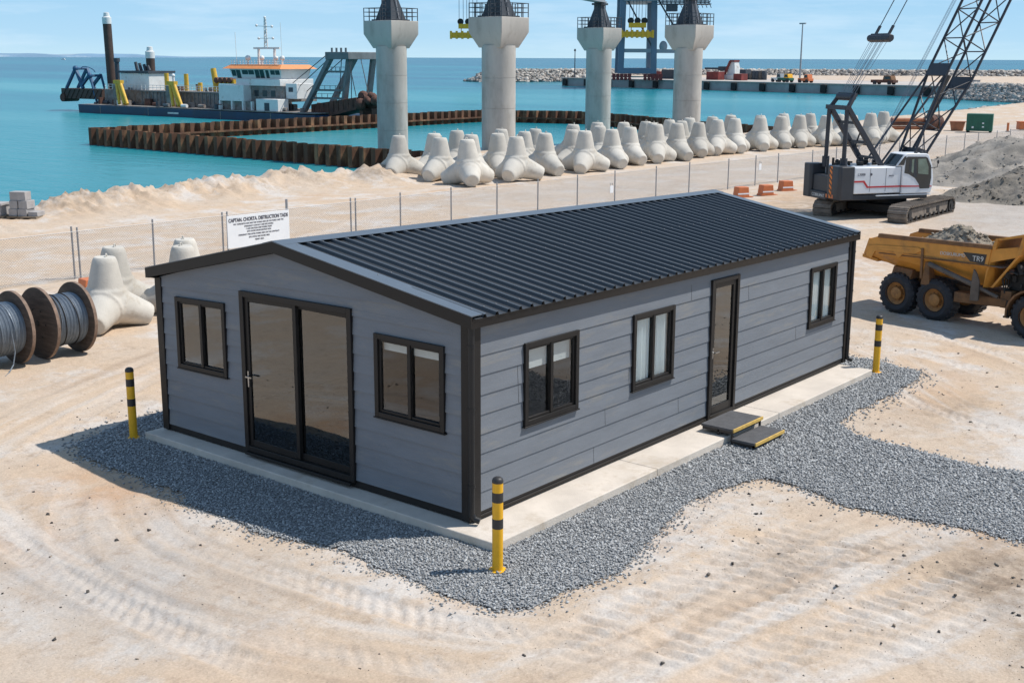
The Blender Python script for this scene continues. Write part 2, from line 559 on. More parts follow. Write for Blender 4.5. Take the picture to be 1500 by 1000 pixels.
def sand_mat():
    m = bpy.data.materials.new('sand')
    m.use_nodes = True
    t = m.node_tree
    l = t.links.new
    b = t.nodes['Principled BSDF']
    b.inputs['Roughness'].default_value = .95
    b.inputs['Specular IOR Level'].default_value = .15
    co = N(t, 'ShaderNodeTexCoord')
    V = co.outputs['Object']

    def noise(scale, det, rough=.6, off=(0, 0, 0), st=None):
        mp_ = N(t, 'ShaderNodeMapping')
        mp_.inputs['Location'].default_value = off
        if st: mp_.inputs['Scale'].default_value = st
        l(V, mp_.inputs['Vector'])
        n = N(t, 'ShaderNodeTexNoise', Scale=scale, Detail=det, Roughness=rough)
        l(mp_.outputs['Vector'], n.inputs['Vector'])
        return n.outputs['Fac']

    def rng(src, a, b_, c=0., d=1.):
        r = N(t, 'ShaderNodeMapRange')
        r.inputs['From Min'].default_value = a
        r.inputs['From Max'].default_value = b_
        r.inputs['To Min'].default_value = c
        r.inputs['To Max'].default_value = d
        l(src, r.inputs['Value'])
        return r.outputs['Result']

    def mix(f, c1, c2, mode='MIX'):
        x = N(t, 'ShaderNodeMixRGB', blend_type=mode)
        for s, c in (('Color1', c1), ('Color2', c2)):
            if isinstance(c, tuple): x.inputs[s].default_value = c4(c)
            else: l(c, x.inputs[s])
        if isinstance(f, float): x.inputs['Fac'].default_value = f
        else: l(f, x.inputs['Fac'])
        return x.outputs['Color']

    at_ = N(t, 'ShaderNodeAttribute', attribute_name='lane')
    lane = at_.outputs['Fac']
    at2 = N(t, 'ShaderNodeAttribute', attribute_name='pale')
    at3 = N(t, 'ShaderNodeAttribute', attribute_name='damp')
    col = mix(rng(noise(.35, 6), .38, .66), (.565, .43, .31), (.54, .445, .355))
    col = mix(rng(noise(.16, 5, .65, (31, 5, 0)), .56, .70, 0, .75), col, (.50, .345, .235))
    col = mix(rng(noise(.45, 7, .72, (3, 45, 0)), .50, .62, 0, .9), col, (.60, .555, .51))
    fl = N(t, 'ShaderNodeMath', operation='MULTIPLY')
    l(lane, fl.inputs[0])
    l(rng(noise(1.4, 6, .7, (9, 9, 9)), .3, .65), fl.inputs[1])
    col = mix(fl.outputs[0], col, (.60, .54, .485))
    at5 = N(t, 'ShaderNodeAttribute', attribute_name='ochre')
    fo = N(t, 'ShaderNodeMath', operation='MULTIPLY')
    l(at5.outputs['Fac'], fo.inputs[0])
    l(rng(noise(1.1, 7, .7, (21, 2, 3)), .3, .6), fo.inputs[1])
    col = mix(fo.outputs[0], col, (.50, .31, .185))
    at4 = N(t, 'ShaderNodeAttribute', attribute_name='streak')
    col = mix(rng(at4.outputs['Fac'], .05, .7, 0, .8), col, (.615, .565, .515))
    col = mix(rng(at4.outputs['Fac'], -.08, -.7, 0, .7), col, (.41, .305, .22))
    col = mix(at2.outputs['Fac'], col, mix(rng(noise(.25, 6, .7), .35, .65), (.52, .48, .44), (.38, .345, .315)))
    fd = N(t, 'ShaderNodeMath', operation='MULTIPLY')
    l(at3.outputs['Fac'], fd.inputs[0])
    l(rng(noise(2.3, 8, .75, (1, 2, 3)), .35, .6), fd.inputs[1])
    col = mix(fd.outputs[0], col, (.24, .18, .13))
    # small scuffs and clods
    col = mix(rng(noise(4, 9, .78, (7, 7, 7)), .52, .66, 0, .6), col, (.36, .27, .20))
    col = mix(rng(noise(34, 4, .6), .3, .7), mix(1., col, (.86, .85, .84), 'MULTIPLY'), mix(1., col, (1.1, 1.1, 1.1), 'MULTIPLY'))
    l(col, b.inputs['Base Color'])
    n1 = noise(9, 10, .72)
    n2 = noise(60, 5, .7)
    ad = N(t, 'ShaderNodeMath', operation='MULTIPLY_ADD')
    l(n2, ad.inputs[0])
    ad.inputs[1].default_value = .22
    l(n1, ad.inputs[2])
    bp = N(t, 'ShaderNodeBump', Strength=.6, Distance=.04)
    l(ad.outputs[0], bp.inputs['Height'])
    l(bp.outputs['Normal'], b.inputs['Normal'])
    return m


def stone_mat(name, c1, c2, c3):
    m = bpy.data.materials.new(name)
    m.use_nodes = True
    t = m.node_tree
    l = t.links.new
    b = t.nodes['Principled BSDF']
    b.inputs['Roughness'].default_value = .85
    b.inputs['Specular IOR Level'].default_value = .25
    g = N(t, 'ShaderNodeNewGeometry')
    r = N(t, 'ShaderNodeValToRGB')
    e = r.color_ramp.elements
    e[0].color, e[1].color = c4(c1), c4(c3)
    x = e.new(.62)
    x.color = c4(c2)
    l(g.outputs['Random Per Island'], r.inputs['Fac'])
    l(r.outputs['Color'], b.inputs['Base Color'])
    return m


def water_mat():
    m = bpy.data.materials.new('sea_water')
    m.use_nodes = True
    t = m.node_tree
    l = t.links.new
    b = t.nodes['Principled BSDF']
    b.inputs['Roughness'].default_value = .22
    b.inputs['Specular IOR Level'].default_value = .07
    b.inputs['IOR'].default_value = 1.33
    co = N(t, 'ShaderNodeTexCoord')
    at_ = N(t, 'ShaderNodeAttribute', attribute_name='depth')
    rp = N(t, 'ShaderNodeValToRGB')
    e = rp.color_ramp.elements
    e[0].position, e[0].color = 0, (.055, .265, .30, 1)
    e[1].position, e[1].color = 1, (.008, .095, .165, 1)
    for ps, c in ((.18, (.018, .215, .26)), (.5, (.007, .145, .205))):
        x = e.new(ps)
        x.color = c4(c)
    mp_ = N(t, 'ShaderNodeMapping')
    mp_.inputs['Rotation'].default_value = (0, 0, -YAW)
    mp_.inputs['Scale'].default_value = (.012, .0022, 1)
    l(co.outputs['Object'], mp_.inputs['Vector'])
    n = N(t, 'ShaderNodeTexNoise', Scale=1., Detail=5., Roughness=.6)
    l(mp_.outputs['Vector'], n.inputs['Vector'])
    ma = N(t, 'ShaderNodeMath', operation='MULTIPLY_ADD')
    l(n.outputs['Fac'], ma.inputs[0])
    ma.inputs[1].default_value = 2.4
    ma.inputs[2].default_value = -1.2
    ad = N(t, 'ShaderNodeMath', operation='ADD')
    ad.use_clamp = True
    l(ma.outputs[0], ad.inputs[0])
    l(at_.outputs['Fac'], ad.inputs[1])
    l(ad.outputs[0], rp.inputs['Fac'])
    l(rp.outputs['Color'], b.inputs['Base Color'])
    w1 = N(t, 'ShaderNodeTexNoise', Scale=.7, Detail=5., Roughness=.6)
    mp2 = N(t, 'ShaderNodeMapping')
    mp2.inputs['Rotation'].default_value = (0, 0, -.5)
    mp2.inputs['Scale'].default_value = (1, .35, 1)
    l(co.outputs['Object'], mp2.inputs['Vector'])
    l(mp2.outputs['Vector'], w1.inputs['Vector'])
    bp = N(t, 'ShaderNodeBump', Strength=.55, Distance=.35)
    l(w1.outputs['Fac'], bp.inputs['Height'])
    l(bp.outputs['Normal'], b.inputs['Normal'])
    return m


M['sand'] = sand_mat()
M['gravel'] = stone_mat('gravel_stone', (.215, .22, .224), (.36, .365, .368), (.54, .54, .53))
M['gravelbed'] = mat('gravel_bed', (.30, .30, .30), .95, var=.3, scale=14, bump=1, bscale=45)
M['pebble'] = stone_mat('pebble', (.05, .046, .043), (.13, .115, .10), (.33, .27, .21))
M['armour'] = stone_mat('armour_stone', (.24, .215, .195), (.44, .40, .36), (.60, .56, .51))
M['water'] = water_mat()

# ------------------------------------------------------------------ shoreline, terrain
SHX = np.array([-80, 5, 12, 15, 18, 22, 25, 29, 32, 36, 40, 47, 60, 75, 88, 117, 150, 172, 205, 240, 420.])
SHY = np.array([34, 34, 34.3, 35.2, 35.9, 35.6, 36.2, 36.2, 36.2, 38, 40.5, 42.6, 41.0, 39.5, 39.2, 42, 44, 45.5, 48, 49, 49])


def shore(x):
    return np.interp(x, SHX, SHY)


GPOLY = np.array([(0.63, 7.7), (-0.29, 7.57), (-1.0, 7.31), (-1.3, 6.73), (-1.29, 6.11), (-1.33, 5.2), (-1.28, 4.47), (-1.49, 3.87), (-1.53, 2.73), (-1.56, 1.69), (-1.25, 1.04), (-1.44, 0.37), (-1.41, -0.27), (-1.5, -0.89), (-1.39, -1.49), (-1.08, -1.82), (-0.58, -1.92), (0.26, -1.99), (1.46, -1.79), (2.61, -1.48), (3.54, -1.47), (4.36, -1.78), (4.41, -2.39), (4.08, -3.25), (4.2, -3.92), (4.29, -4.52), (4.4, -5.5), (4.6, -9), (7.5, -9), (7.25, -5.4), (7.1, -4.54), (6.95, -3.81), (7.17, -2.78), (7.2, -1.98), (7.72, -1.42), (8.7, -1.32), (9.86, -1.33), (11.11, -1.34), (11.95, -1.15), (12.06, -0.69), (12.24, -0.2), (12.1, 3), (12.0, 7.5), (6, 7.9)])


def poly_sd(x, y, P):
    """signed distance to a polygon, positive inside"""
    d = np.full(x.shape, 1e9)
    ins = np.zeros(x.shape, bool)
    n = len(P)
    for i in range(n):
        x0, y0 = P[i]
        x1, y1 = P[(i+1) % n]
        ex, ey = x1-x0, y1-y0
        t = np.clip(((x-x0)*ex+(y-y0)*ey)/(ex*ex+ey*ey), 0, 1)
        d = np.minimum(d, np.hypot(x-x0-t*ex, y-y0-t*ey))
        c = ((y0 > y) != (y1 > y))
        with np.errstate(divide='ignore', invalid='ignore'):
            xi = x0+(y-y0)*ex/(ey if ey else 1e-9)
        ins ^= c & (x < xi)
    return np.where(ins, d, -d)


LANES = [[(4.45, -4.68), (3.16, -4.37), (1.17, -3.98), (-0.79, -3.56), (-1.97, -3.36)], [(3.13, -5.77), (1.54, -5.39), (-0.13, -5.05), (-0.67, -4.94)], [(3.49, -3.33), (2.13, -2.95), (0.44, -2.81), (-1.23, -2.67), (-2.56, -2.65)], [(3.86, -1.72), (2.29, -1.68), (0.78, -1.83)], [(-1.83, 5.8), (-2.9, 4.57), (-3.65, 3.05), (-3.71, 1.1), (-3.18, -1.01), (-2.48, -2.75)], [(-2.19, 3.72), (-2.39, 1.84), (-2.17, 0.06), (-1.96, -1.78), (-1.33, -2.91)], [(-2.42, 6.98), (-1.08, 7.96), (1.23, 9.35), (2.59, 10.03)], [(-0.75, 10.0), (1.38, 10.68), (3.38, 11.26)], [(-3.53, 4.96), (-3.9, 3.36), (-3.94, 1.38), (-3.9, -1.02)], [(10.7, -0.85), (9.46, -2.23), (8.89, -4.01)], [(13.62, 0.99), (13.34, -0.61), (12.43, -2.92)], [(15.42, 0.98), (15.04, -0.7), (14.09, -2.41)], [(4.28, 19.12), (10.0, 18.51), (25.61, 25.55)], [(8.24, 26.29), (16.71, 26.16), (25.61, 25.55), (40.43, 25.56), (55.28, 22.42)], [(10.16, 29.78), (19.95, 30.28), (27.64, 29.15), (44.26, 28.19), (62.58, 25.98), (95.73, 22.58)], [(6.62, 23.36), (14.56, 23.42)], [(30.4, 10.28), (27.05, 6.49), (22.73, 0.23)], [(34.0, 6.1), (32.87, 3.34)]]
LANES = LANES+[[(3.9, -4.1), (2.6, -3.75), (.9, -3.4), (-.9, -3.1), (-2.2, -3.0)], [(3.6, -5.6), (2.2, -5.1), (.6, -4.6), (-.9, -4.3), (-1.8, -4.2)]]


def lanes_field(x, y):
    """(height, paleness) of tyre ruts along the track lines"""
    hz = np.zeros(x.shape)
    pl_ = np.zeros(x.shape)
    for li, ln in enumerate(LANES):
        pts = np.array(ln)
        near = np.abs(pts).max() < 16
        # smooth the line
        for _ in range(2):
            q = [pts[0]]
            for a, b in zip(pts, pts[1:]):
                q += [a*.75+b*.25, a*.25+b*.75]
            q.append(pts[-1])
            pts = np.array(q)
        lo, hi = pts.min(0)-1.5, pts.max(0)+1.5
        sel = (x > lo[0]) & (x < hi[0]) & (y > lo[1]) & (y < hi[1])
        if not sel.any():
            continue
        xs, ys = x[sel], y[sel]
        bd = np.full(xs.shape, 1e9)
        bs = np.zeros(xs.shape)
        sg = np.zeros(xs.shape)
        acc = 0
        for a, b in zip(pts, pts[1:]):
            e = b-a
            Ln = np.hypot(*e)
            if Ln < 1e-6: continue
            t = np.clip(((xs-a[0])*e[0]+(ys-a[1])*e[1])/Ln**2, 0, 1)
            dx, dy = xs-a[0]-t*e[0], ys-a[1]-t*e[1]
            d = np.hypot(dx, dy)
            m_ = d < bd
            bd[m_] = d[m_]
            bs[m_] = acc+t[m_]*Ln
            sg[m_] = np.sign(e[0]*dy-e[1]*dx)[m_]
            acc += Ln
        wd = (.34 if li in (0, 1, 2, 3, 18, 19) else .23) if near else .4
        inn = sstep(wd, wd*.75, bd)
        edge = np.exp(-((bd-wd*1.15)/(wd*.28))**2)
        fade = .35+.65*vnoise(bs*.5+li*7, bs*0+li, 5)
        big = li in (0, 1, 2, 3, 18, 19)
        ph = 1.3*(fbm(xs*1.8, ys*1.8, 7+li, 3)-.5)
        lug = np.sin(((bs+sg*bd*(.55 if big else .8))/(.25 if big else .19)+ph)*2*math.pi)
        lug = np.clip(lug*1.5, -1, 1)*(.25+1.3*fbm(xs*2.6+3, ys*2.6, 17+li, 3)) 
        h = (-.02*inn+.016*edge+((.034 if big else .011)*lug*inn if near else 0))*fade
        ends = sstep(0, 1.2, bs)*sstep(0, 1.2, acc-bs)
        hz[sel] += h*ends
        pl_[sel] = np.maximum(pl_[sel], inn*fade*ends*.75)
    return hz, pl_


def axis(segs):
    out = []
    for a, b, s0, s1 in segs:
        v, st = a, s0
        while v < b:
            out.append(v)
            f = (v-a)/(b-a)
            v += s0+(s1-s0)*f
    out.append(segs[-1][1])
    return np.array(out)


gx = axis([(-90, -12, 4, .5), (-12, -7, .4, .05), (-7, 9, .045, .045), (9, 16, .05, .1), (16, 50, .1, .35), (50, 130, .35, 1.2), (130, 420, 1.2, 8)])
gy = axis([(-260, -20, 12, .8), (-20, -8.5, .6, .06), (-8.5, 2.5, .045, .045), (2.5, 9, .05, .06), (9, 20, .07, .2), (20, 50, .22, .3), (50, 64, .5, 2)])
X, Y = np.meshgrid(gx, gy)
sd = poly_sd(X, Y, GPOLY)+.22*(fbm(X*1.7, Y*1.7, 3)-.5)+.10*(fbm(X*7, Y*7, 8)-.5)
hz, pale_l = lanes_field(X, Y)
# broad swept wheel paths: fine striations running along the path
SWEEPS = [([(-2.4, 8.6), (-3.4, 6.6), (-3.9, 4.2), (-3.8, 1.6), (-3.2, -.9), (-2.2, -3.2)], .9), ([(-1.6, 5.2), (-2.6, 3.4), (-2.7, 1.4), (-2.4, -.6), (-1.5, -2.6)], .7),
          ([(4.6, -4.3), (2.6, -3.9), (.6, -3.5), (-1.6, -3.2), (-3.5, -2.6)], 1.1), ([(4.4, -6.2), (2.2, -5.6), (0, -4.9), (-2, -4.2)], .8),
          ([(13.8, 2.5), (12.9, .4), (10.8, -1.6), (8.8, -3.4)], .9), ([(16, 1.5), (15.2, -1), (13, -3.5)], .8), ([(-3.5, 8), (-.5, 9.6), (4, 11.6), (9, 12.6)], 1.0)]
streak = np.zeros(X.shape)
for wi_, (pts, wd_) in enumerate(SWEEPS):
    pts = np.array(pts)
    for _ in range(2):
        q = [pts[0]]
        for a, b in zip(pts, pts[1:]):
            q += [a*.75+b*.25, a*.25+b*.75]
        q.append(pts[-1])
        pts = np.array(q)
    lo, hi = pts.min(0)-2, pts.max(0)+2
    sel = (X > lo[0]) & (X < hi[0]) & (Y > lo[1]) & (Y < hi[1])
    xs, ys_ = X[sel], Y[sel]
    bd = np.full(xs.shape, 1e9)
    cr_s = np.zeros(xs.shape)
    bs = np.zeros(xs.shape)
    acc = 0
    for a, b in zip(pts, pts[1:]):
        e = b-a
        Ln = np.hypot(*e)
        t = np.clip(((xs-a[0])*e[0]+(ys_-a[1])*e[1])/Ln**2, 0, 1)
        dx, dy = xs-a[0]-t*e[0], ys_-a[1]-t*e[1]
        d = np.hypot(dx, dy)
        m_ = d < bd
        bd[m_] = d[m_]
        cr_s[m_] = (d*np.sign(e[0]*dy-e[1]*dx))[m_]
        bs[m_] = acc+t[m_]*Ln
        acc += Ln
    win = sstep(wd_, wd_*.5, bd)*sstep(0, 1.5, bs)*sstep(0, 1.5, acc-bs)
    st = fbm(cr_s*7+31*wi_, bs*.35, 33+wi_, 4, .65)-.5
    hz[sel] += .055*st*win
    streak[sel] += win*(fbm(cr_s*4+17*wi_, bs*.25, 53+wi_, 4, .6)-.45)*2.6
nearw = sstep(120, 30, np.hypot(X, Y))
hh = .10*(fbm(X*.22, Y*.22, 21)-.5)+.055*(fbm(X*.9, Y*.9, 31, 4)-.5)+.03*(fbm(X*3.5, Y*3.5, 41, 4, .6)-.5)*nearw+hz
flat = sstep(-.35, .15, sd)                     # level pad under the gravel and the slab
hh = hh*(1-flat)-.012*flat
ys = shore(X)+1.2*(fbm(X*.35, X*0+2.2, 51)-.5)*2
s = ys-Y                                         # metres inland of the shore crest
bamp = np.interp(X, [-80, 5, 30, 40, 60, 420], [.5, .5, .52, .25, .1, .05])
bamp = bamp*(1-.9*np.exp(-((X-12.3)/2.0)**2))
berm = bamp*np.exp(-((s-1.4)/1.9)**2)*(.1+1.8*fbm(X*.7, Y*.5, 61, 5, .62))
berm += .45*bamp*np.exp(-((s-1.6)/2.2)**2)*(fbm(X*2.2, Y*2.2, 71, 3)-.45)
berm = np.maximum(0, berm)
berm = berm*(1+1.1*(fbm(X*5, Y*5, 77, 3, .7)-.5))
Z = G+hh+berm
drop = np.clip(-(s), 0, 40)
Z = np.where(s < 0, Z-np.minimum(drop*.55, 1.2+drop*.12+.3), Z)
Z = np.maximum(Z, -6)
nx, ny = len(gx), len(gy)
idx = np.arange(nx*ny).reshape(ny, nx)
F = np.stack([idx[:-1, :-1], idx[:-1, 1:], idx[1:, 1:], idx[1:, :-1]], -1).reshape(-1, 4)
ground = arr_mesh('ground', np.stack([X, Y, Z], -1).reshape(-1, 3), F, M['sand'])
tag(ground, 'pale sandy building site ground crossed by tyre tracks', 'ground', kind='structure')


def vattr(o, name, arr):
    a = o.data.attributes.new(name, 'FLOAT', 'POINT')
    a.data.foreach_set('value', np.asarray(arr, np.float32).ravel())


vattr(ground, 'lane', np.clip(pale_l, 0, 1))
vattr(ground, 'streak', np.clip(streak, -1, 1))
pale = sstep(9, 3, np.hypot((X-41)/1.6, (Y-3)/1.0))*.9
pale = np.maximum(pale, .55*sstep(6, 2, np.abs(Y-22-.02*X))*sstep(20, 35, X))
pale = np.maximum(pale, .6*np.exp(-((X+3.6)/1.6)**2-((Y-2.5)/2.2)**2))
vattr(ground, 'pale', pale)
ochre = .9*np.exp(-((X+1.9)/.7)**2-((Y-5.1)/1.3)**2)+.8*np.exp(-((X+3.6)/.5)**2-((Y-4.2)/.9)**2)+.5*np.exp(-((X-10.5)/1.5)**2-((Y+2.0)/.5)**2)+.5*np.exp(-((X-40)/5)**2-((Y-14.8)/1.)**2)
vattr(ground, 'ochre', np.clip(ochre, 0, 1))
damp = np.exp(-((X-38)/6)**2-((Y-12)/3)**2)*.8+.9*np.exp(-((X-3.3)/1.1)**2-((Y+5.4)/.9)**2)+.5*np.exp(-((X-9.8)/1.2)**2-((Y+2.6)/.8)**2)
damp += .5*np.exp(-((X-1.9)/.8)**2-((Y+3.4)/.4)**2)
damp += .95*sstep(-.1, .9, (X-1.3)*.50-(Y+5.9)*.9)*sstep(3.5, 1.5, X-Y*0)*(Y < -5)
damp += np.clip(berm*1.3, 0, .8)*sstep(.35, .6, fbm(X*1.1, Y*1.1, 88, 4, .6))
vattr(ground, 'damp', np.clip(damp, 0, 1))

# gravel bed sheet + loose stones
ggx, ggy = np.arange(-2.4, 13, .06), np.arange(-9.2, 8.6, .06)
GX, GY = np.meshgrid(ggx, ggy)
gs = poly_sd(GX, GY, GPOLY)+.22*(fbm(GX*1.7, GY*1.7, 3)-.5)+.10*(fbm(GX*7, GY*7, 8)-.5)
inside_slab = (GX > -.1) & (GX < 10.9) & (GY > -.45) & (GY < 6.5)
GZ = G+.006+.012*sstep(0, .2, gs)+.012*(fbm(GX*3, GY*3, 81)-.4)*sstep(0, .3, gs)-.05*(gs < -.02)
ii = np.arange(GX.size).reshape(GX.shape)
ok = (gs > 0) & ~inside_slab
cell = ok[:-1, :-1] & ok[1:, :-1] & ok[:-1, 1:] & ok[1:, 1:]
GF = np.stack([ii[:-1, :-1], ii[:-1, 1:], ii[1:, 1:], ii[1:, :-1]], -1)[cell]
used = np.unique(GF)
rem = np.zeros(GX.size, int)
rem[used] = np.arange(len(used))
bed = arr_mesh('gravel_bed', np.stack([GX, GY, GZ], -1).reshape(-1, 3)[used], rem[GF], M['gravelbed'])
tag(bed, 'grey gravel bed around the slab and leading off to the right', 'ground', kind='structure')
rs = np.random.RandomState(5)


def stones(name, P, size, m, parent=None):
    """many small irregular angular stones as one mesh; P (n,3) positions, size (n,)"""
    n = len(P)
    base = np.array([(-1, -1, -1), (1, -1, -1), (1, 1, -1), (-1, 1, -1), (-1, -1, 1), (1, -1, 1), (1, 1, 1), (-1, 1, 1)], float)*.5
    v = base[None]*(1+.0*rs.rand(n, 8, 1))+(rs.rand(n, 8, 3)-.5)*.55
    v *= (np.stack([.7+.6*rs.rand(n), .7+.6*rs.rand(n), .42+.35*rs.rand(n)], -1)*size[:, None])[:, None, :]
    a = rs.rand(n)*6.283
    ca, sa = np.cos(a)[:, None], np.sin(a)[:, None]
    tl = (rs.rand(n)-.5)[:, None]*1.0
    x, y, z = v[..., 0], v[..., 1], v[..., 2]
    z, x = z*np.cos(tl)+x*np.sin(tl), x*np.cos(tl)-z*np.sin(tl)
    x, y = x*ca-y*sa, x*sa+y*ca
    v = np.stack([x, y, z], -1)+P[:, None, :]
    f = np.array([(0, 3, 2, 1), (4, 5, 6, 7), (0, 1, 5, 4), (1, 2, 6, 5), (2, 3, 7, 6), (3, 0, 4, 7)])
    Fq = (f[None]+8*np.arange(n)[:, None, None]).reshape(-1, 4)
    return arr_mesh(name, v.reshape(-1, 3), Fq, m, parent, smooth=False)


def bilin(A, ax_, ay_, x, y):
    i = np.clip(np.searchsorted(ax_, x)-1, 0, len(ax_)-2)
    j = np.clip(np.searchsorted(ay_, y)-1, 0, len(ay_)-2)
    fx = (x-ax_[i])/(ax_[i+1]-ax_[i])
    fy = (y-ay_[j])/(ay_[j+1]-ay_[j])
    return (A[j, i]*(1-fx)+A[j, i+1]*fx)*(1-fy)+(A[j+1, i]*(1-fx)+A[j+1, i+1]*fx)*fy


cand = np.stack([rs.uniform(-2.4, 12.9, 500000), rs.uniform(-7.0, 8.5, 500000)], -1)
q = bilin(gs, ggx, ggy, cand[:, 0], cand[:, 1])
prob = np.where(q > .03, 1., np.where(q > 0, .6, .36*np.exp(np.minimum(q, 0)/.10)))
far_ = sstep(9, 14, np.hypot(cand[:, 0]+6, cand[:, 1]+5))
keep = (rs.rand(len(cand)) < prob*(1-.3*far_)) & ~((cand[:, 0] > -.17) & (cand[:, 0] < 10.97) & (cand[:, 1] > -.52) & (cand[:, 1] < 6.6)) & ~((cand[:, 0] > 1) & (cand[:, 1] > 6.6))
cand, q = cand[keep], q[keep]
zz = np.where(q > 0, bilin(GZ, ggx, ggy, cand[:, 0], cand[:, 1]), bilin(Z, gx, gy, cand[:, 0], cand[:, 1]))
zz = np.maximum(zz, bilin(Z, gx, gy, cand[:, 0], cand[:, 1]))
sz_ = (.0105+.0145*rs.rand(len(cand))**1.6)*(1+.25*sstep(9, 14, np.hypot(cand[:, 0]+6, cand[:, 1]+5)))
gst = stones('gravel', np.column_stack([cand, zz+sz_*.22+.012*rs.rand(len(cand))]), sz_, M['gravel'])
tag(gst, 'loose blue grey crushed stone around the slab and path', 'gravel', kind='stuff')

# loose dark pebbles over the sand
n_ = 26000
pc = np.stack([rs.uniform(-7.5, 14, n_), rs.uniform(-7.5, 9, n_)], -1)
dn = fbm(pc[:, 0]*.5, pc[:, 1]*.5, 91, 3)
near_p = 1.2*np.exp(-((pc[:, 0]-2.0)/1.2)**2-((pc[:, 1]+6.6)/.7)**2)+np.exp(-((pc[:, 0]-2.6)/1.6)**2-((pc[:, 1]+5.0)/1.1)**2)+np.exp(-((pc[:, 0]-3.)/1.8)**2-((pc[:, 1]+2.3)/.8)**2)
kp = (rs.rand(n_) < np.clip(.10+sstep(.45, .7, dn)*.34+near_p*.6, 0, 1)) & (poly_sd(pc[:, 0], pc[:, 1], GPOLY) < -.1)
pc = pc[kp]
ps = .006+.030*rs.rand(len(pc))**11
pz = bilin(Z, gx, gy, pc[:, 0], pc[:, 1])
tag(stones('pebbles', np.column_stack([pc, pz+ps*.2]), ps, M['pebble']), 'dark pebbles and clods strewn over the sand', 'pebbles', kind='stuff')

# ------------------------------------------------------------------ sea
wr = np.concatenate([[0], np.geomspace(20, 45000, 70)])
wa = np.linspace(0, 2*math.pi, 97)[:-1]
WX = CX+np.outer(wr, np.cos(wa))
WY = CY+np.outer(wr, np.sin(wa))
wi = np.arange(WX.size).reshape(WX.shape)
WF = np.stack([wi[:-1], wi[1:], np.roll(wi[1:], -1, 1), np.roll(wi[:-1], -1, 1)], -1).reshape(-1, 4)
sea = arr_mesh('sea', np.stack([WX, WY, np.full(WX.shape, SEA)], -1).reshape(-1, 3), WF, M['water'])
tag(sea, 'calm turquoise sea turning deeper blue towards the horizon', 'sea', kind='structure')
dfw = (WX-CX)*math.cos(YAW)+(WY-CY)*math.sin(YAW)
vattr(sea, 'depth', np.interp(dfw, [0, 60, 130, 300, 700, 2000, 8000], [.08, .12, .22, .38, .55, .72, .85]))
bd_ = MB()
bd_.box((-3000, -3000, -12), (6000, 6000, -9))
tag(bd_.build('seabed', M['sand'], smooth=False), 'sandy sea bed under the water', 'sea bed', kind='structure')
# far coast
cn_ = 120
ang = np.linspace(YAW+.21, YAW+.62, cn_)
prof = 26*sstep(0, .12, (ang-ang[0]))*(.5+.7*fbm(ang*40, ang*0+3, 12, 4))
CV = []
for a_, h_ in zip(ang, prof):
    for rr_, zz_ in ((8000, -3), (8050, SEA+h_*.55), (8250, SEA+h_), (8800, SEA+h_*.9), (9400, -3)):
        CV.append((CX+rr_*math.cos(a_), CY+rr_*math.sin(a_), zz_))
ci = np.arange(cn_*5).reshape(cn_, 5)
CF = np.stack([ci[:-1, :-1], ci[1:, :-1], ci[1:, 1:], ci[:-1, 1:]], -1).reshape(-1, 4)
tag(arr_mesh('hills', CV, CF, M['coast']), 'low coast tinted haze blue far across the water on the left', 'coast', kind='structure')
# ------------------------------------------------------------------ concrete slab
mb = MB()
jx = [-.19, 3.45, 7.2, 11.0]
for a, b in zip(jx, jx[1:]):
    mb.box((a+(.004 if a > 0 else 0), -.548, G-.12), (b-(.004 if b < 11 else 0), 6.629, 0))
tag(mb.build('concrete_slab', M['slab'], bev=.014), 'pale concrete slab under the grey cabin', 'slab')

# ------------------------------------------------------------------ portable cabin
HL, HW = 11.28, 6.609
house = thing('portable_cabin', 'long grey weatherboard cabin with dark ribbed gable roof and black framed windows', 'cabin')


def yr(x):
    return 3.62-.45*x/HL


def warp(v):
    x, y, z = v
    f = min(1., max(0., z/2.55))
    ya = yr(x)
    return (x, y, z-f*(.148*x/HL+.122*max(0., (y-ya)/(HW-ya))))


def hb(mb_, name, m, parent=house, bev=0, smooth=True):
    mb_.v = [warp(v) for v in mb_.v]
    return mb_.build(name, m, parent, smooth=smooth, bev=bev)


WX0, WY0, WX1, WY1 = .125, .115, HL-.12, HW-.11
FH = [(4.86, 6.02, 1.15, 2.275), (2.19, 4.47, .10, 2.5), (.535, 1.745, 1.13, 2.235)]
SH_ = [(1.165, 2.325, 1.06, 2.16), (3.70, 4.80, 1.02, 2.16), (5.925, 6.78, .04, 2.40), (9.46, 10.52, 1.03, 2.17)]


def rl(z, side):
    """limits of the gable at height z (front)"""
    if z <= 2.55:
        return (WY0, WY1)
    k = (z-2.55)/.56
    return (max(WY0, 3.62*k), min(WY1, HW-(HW-3.62)*k))


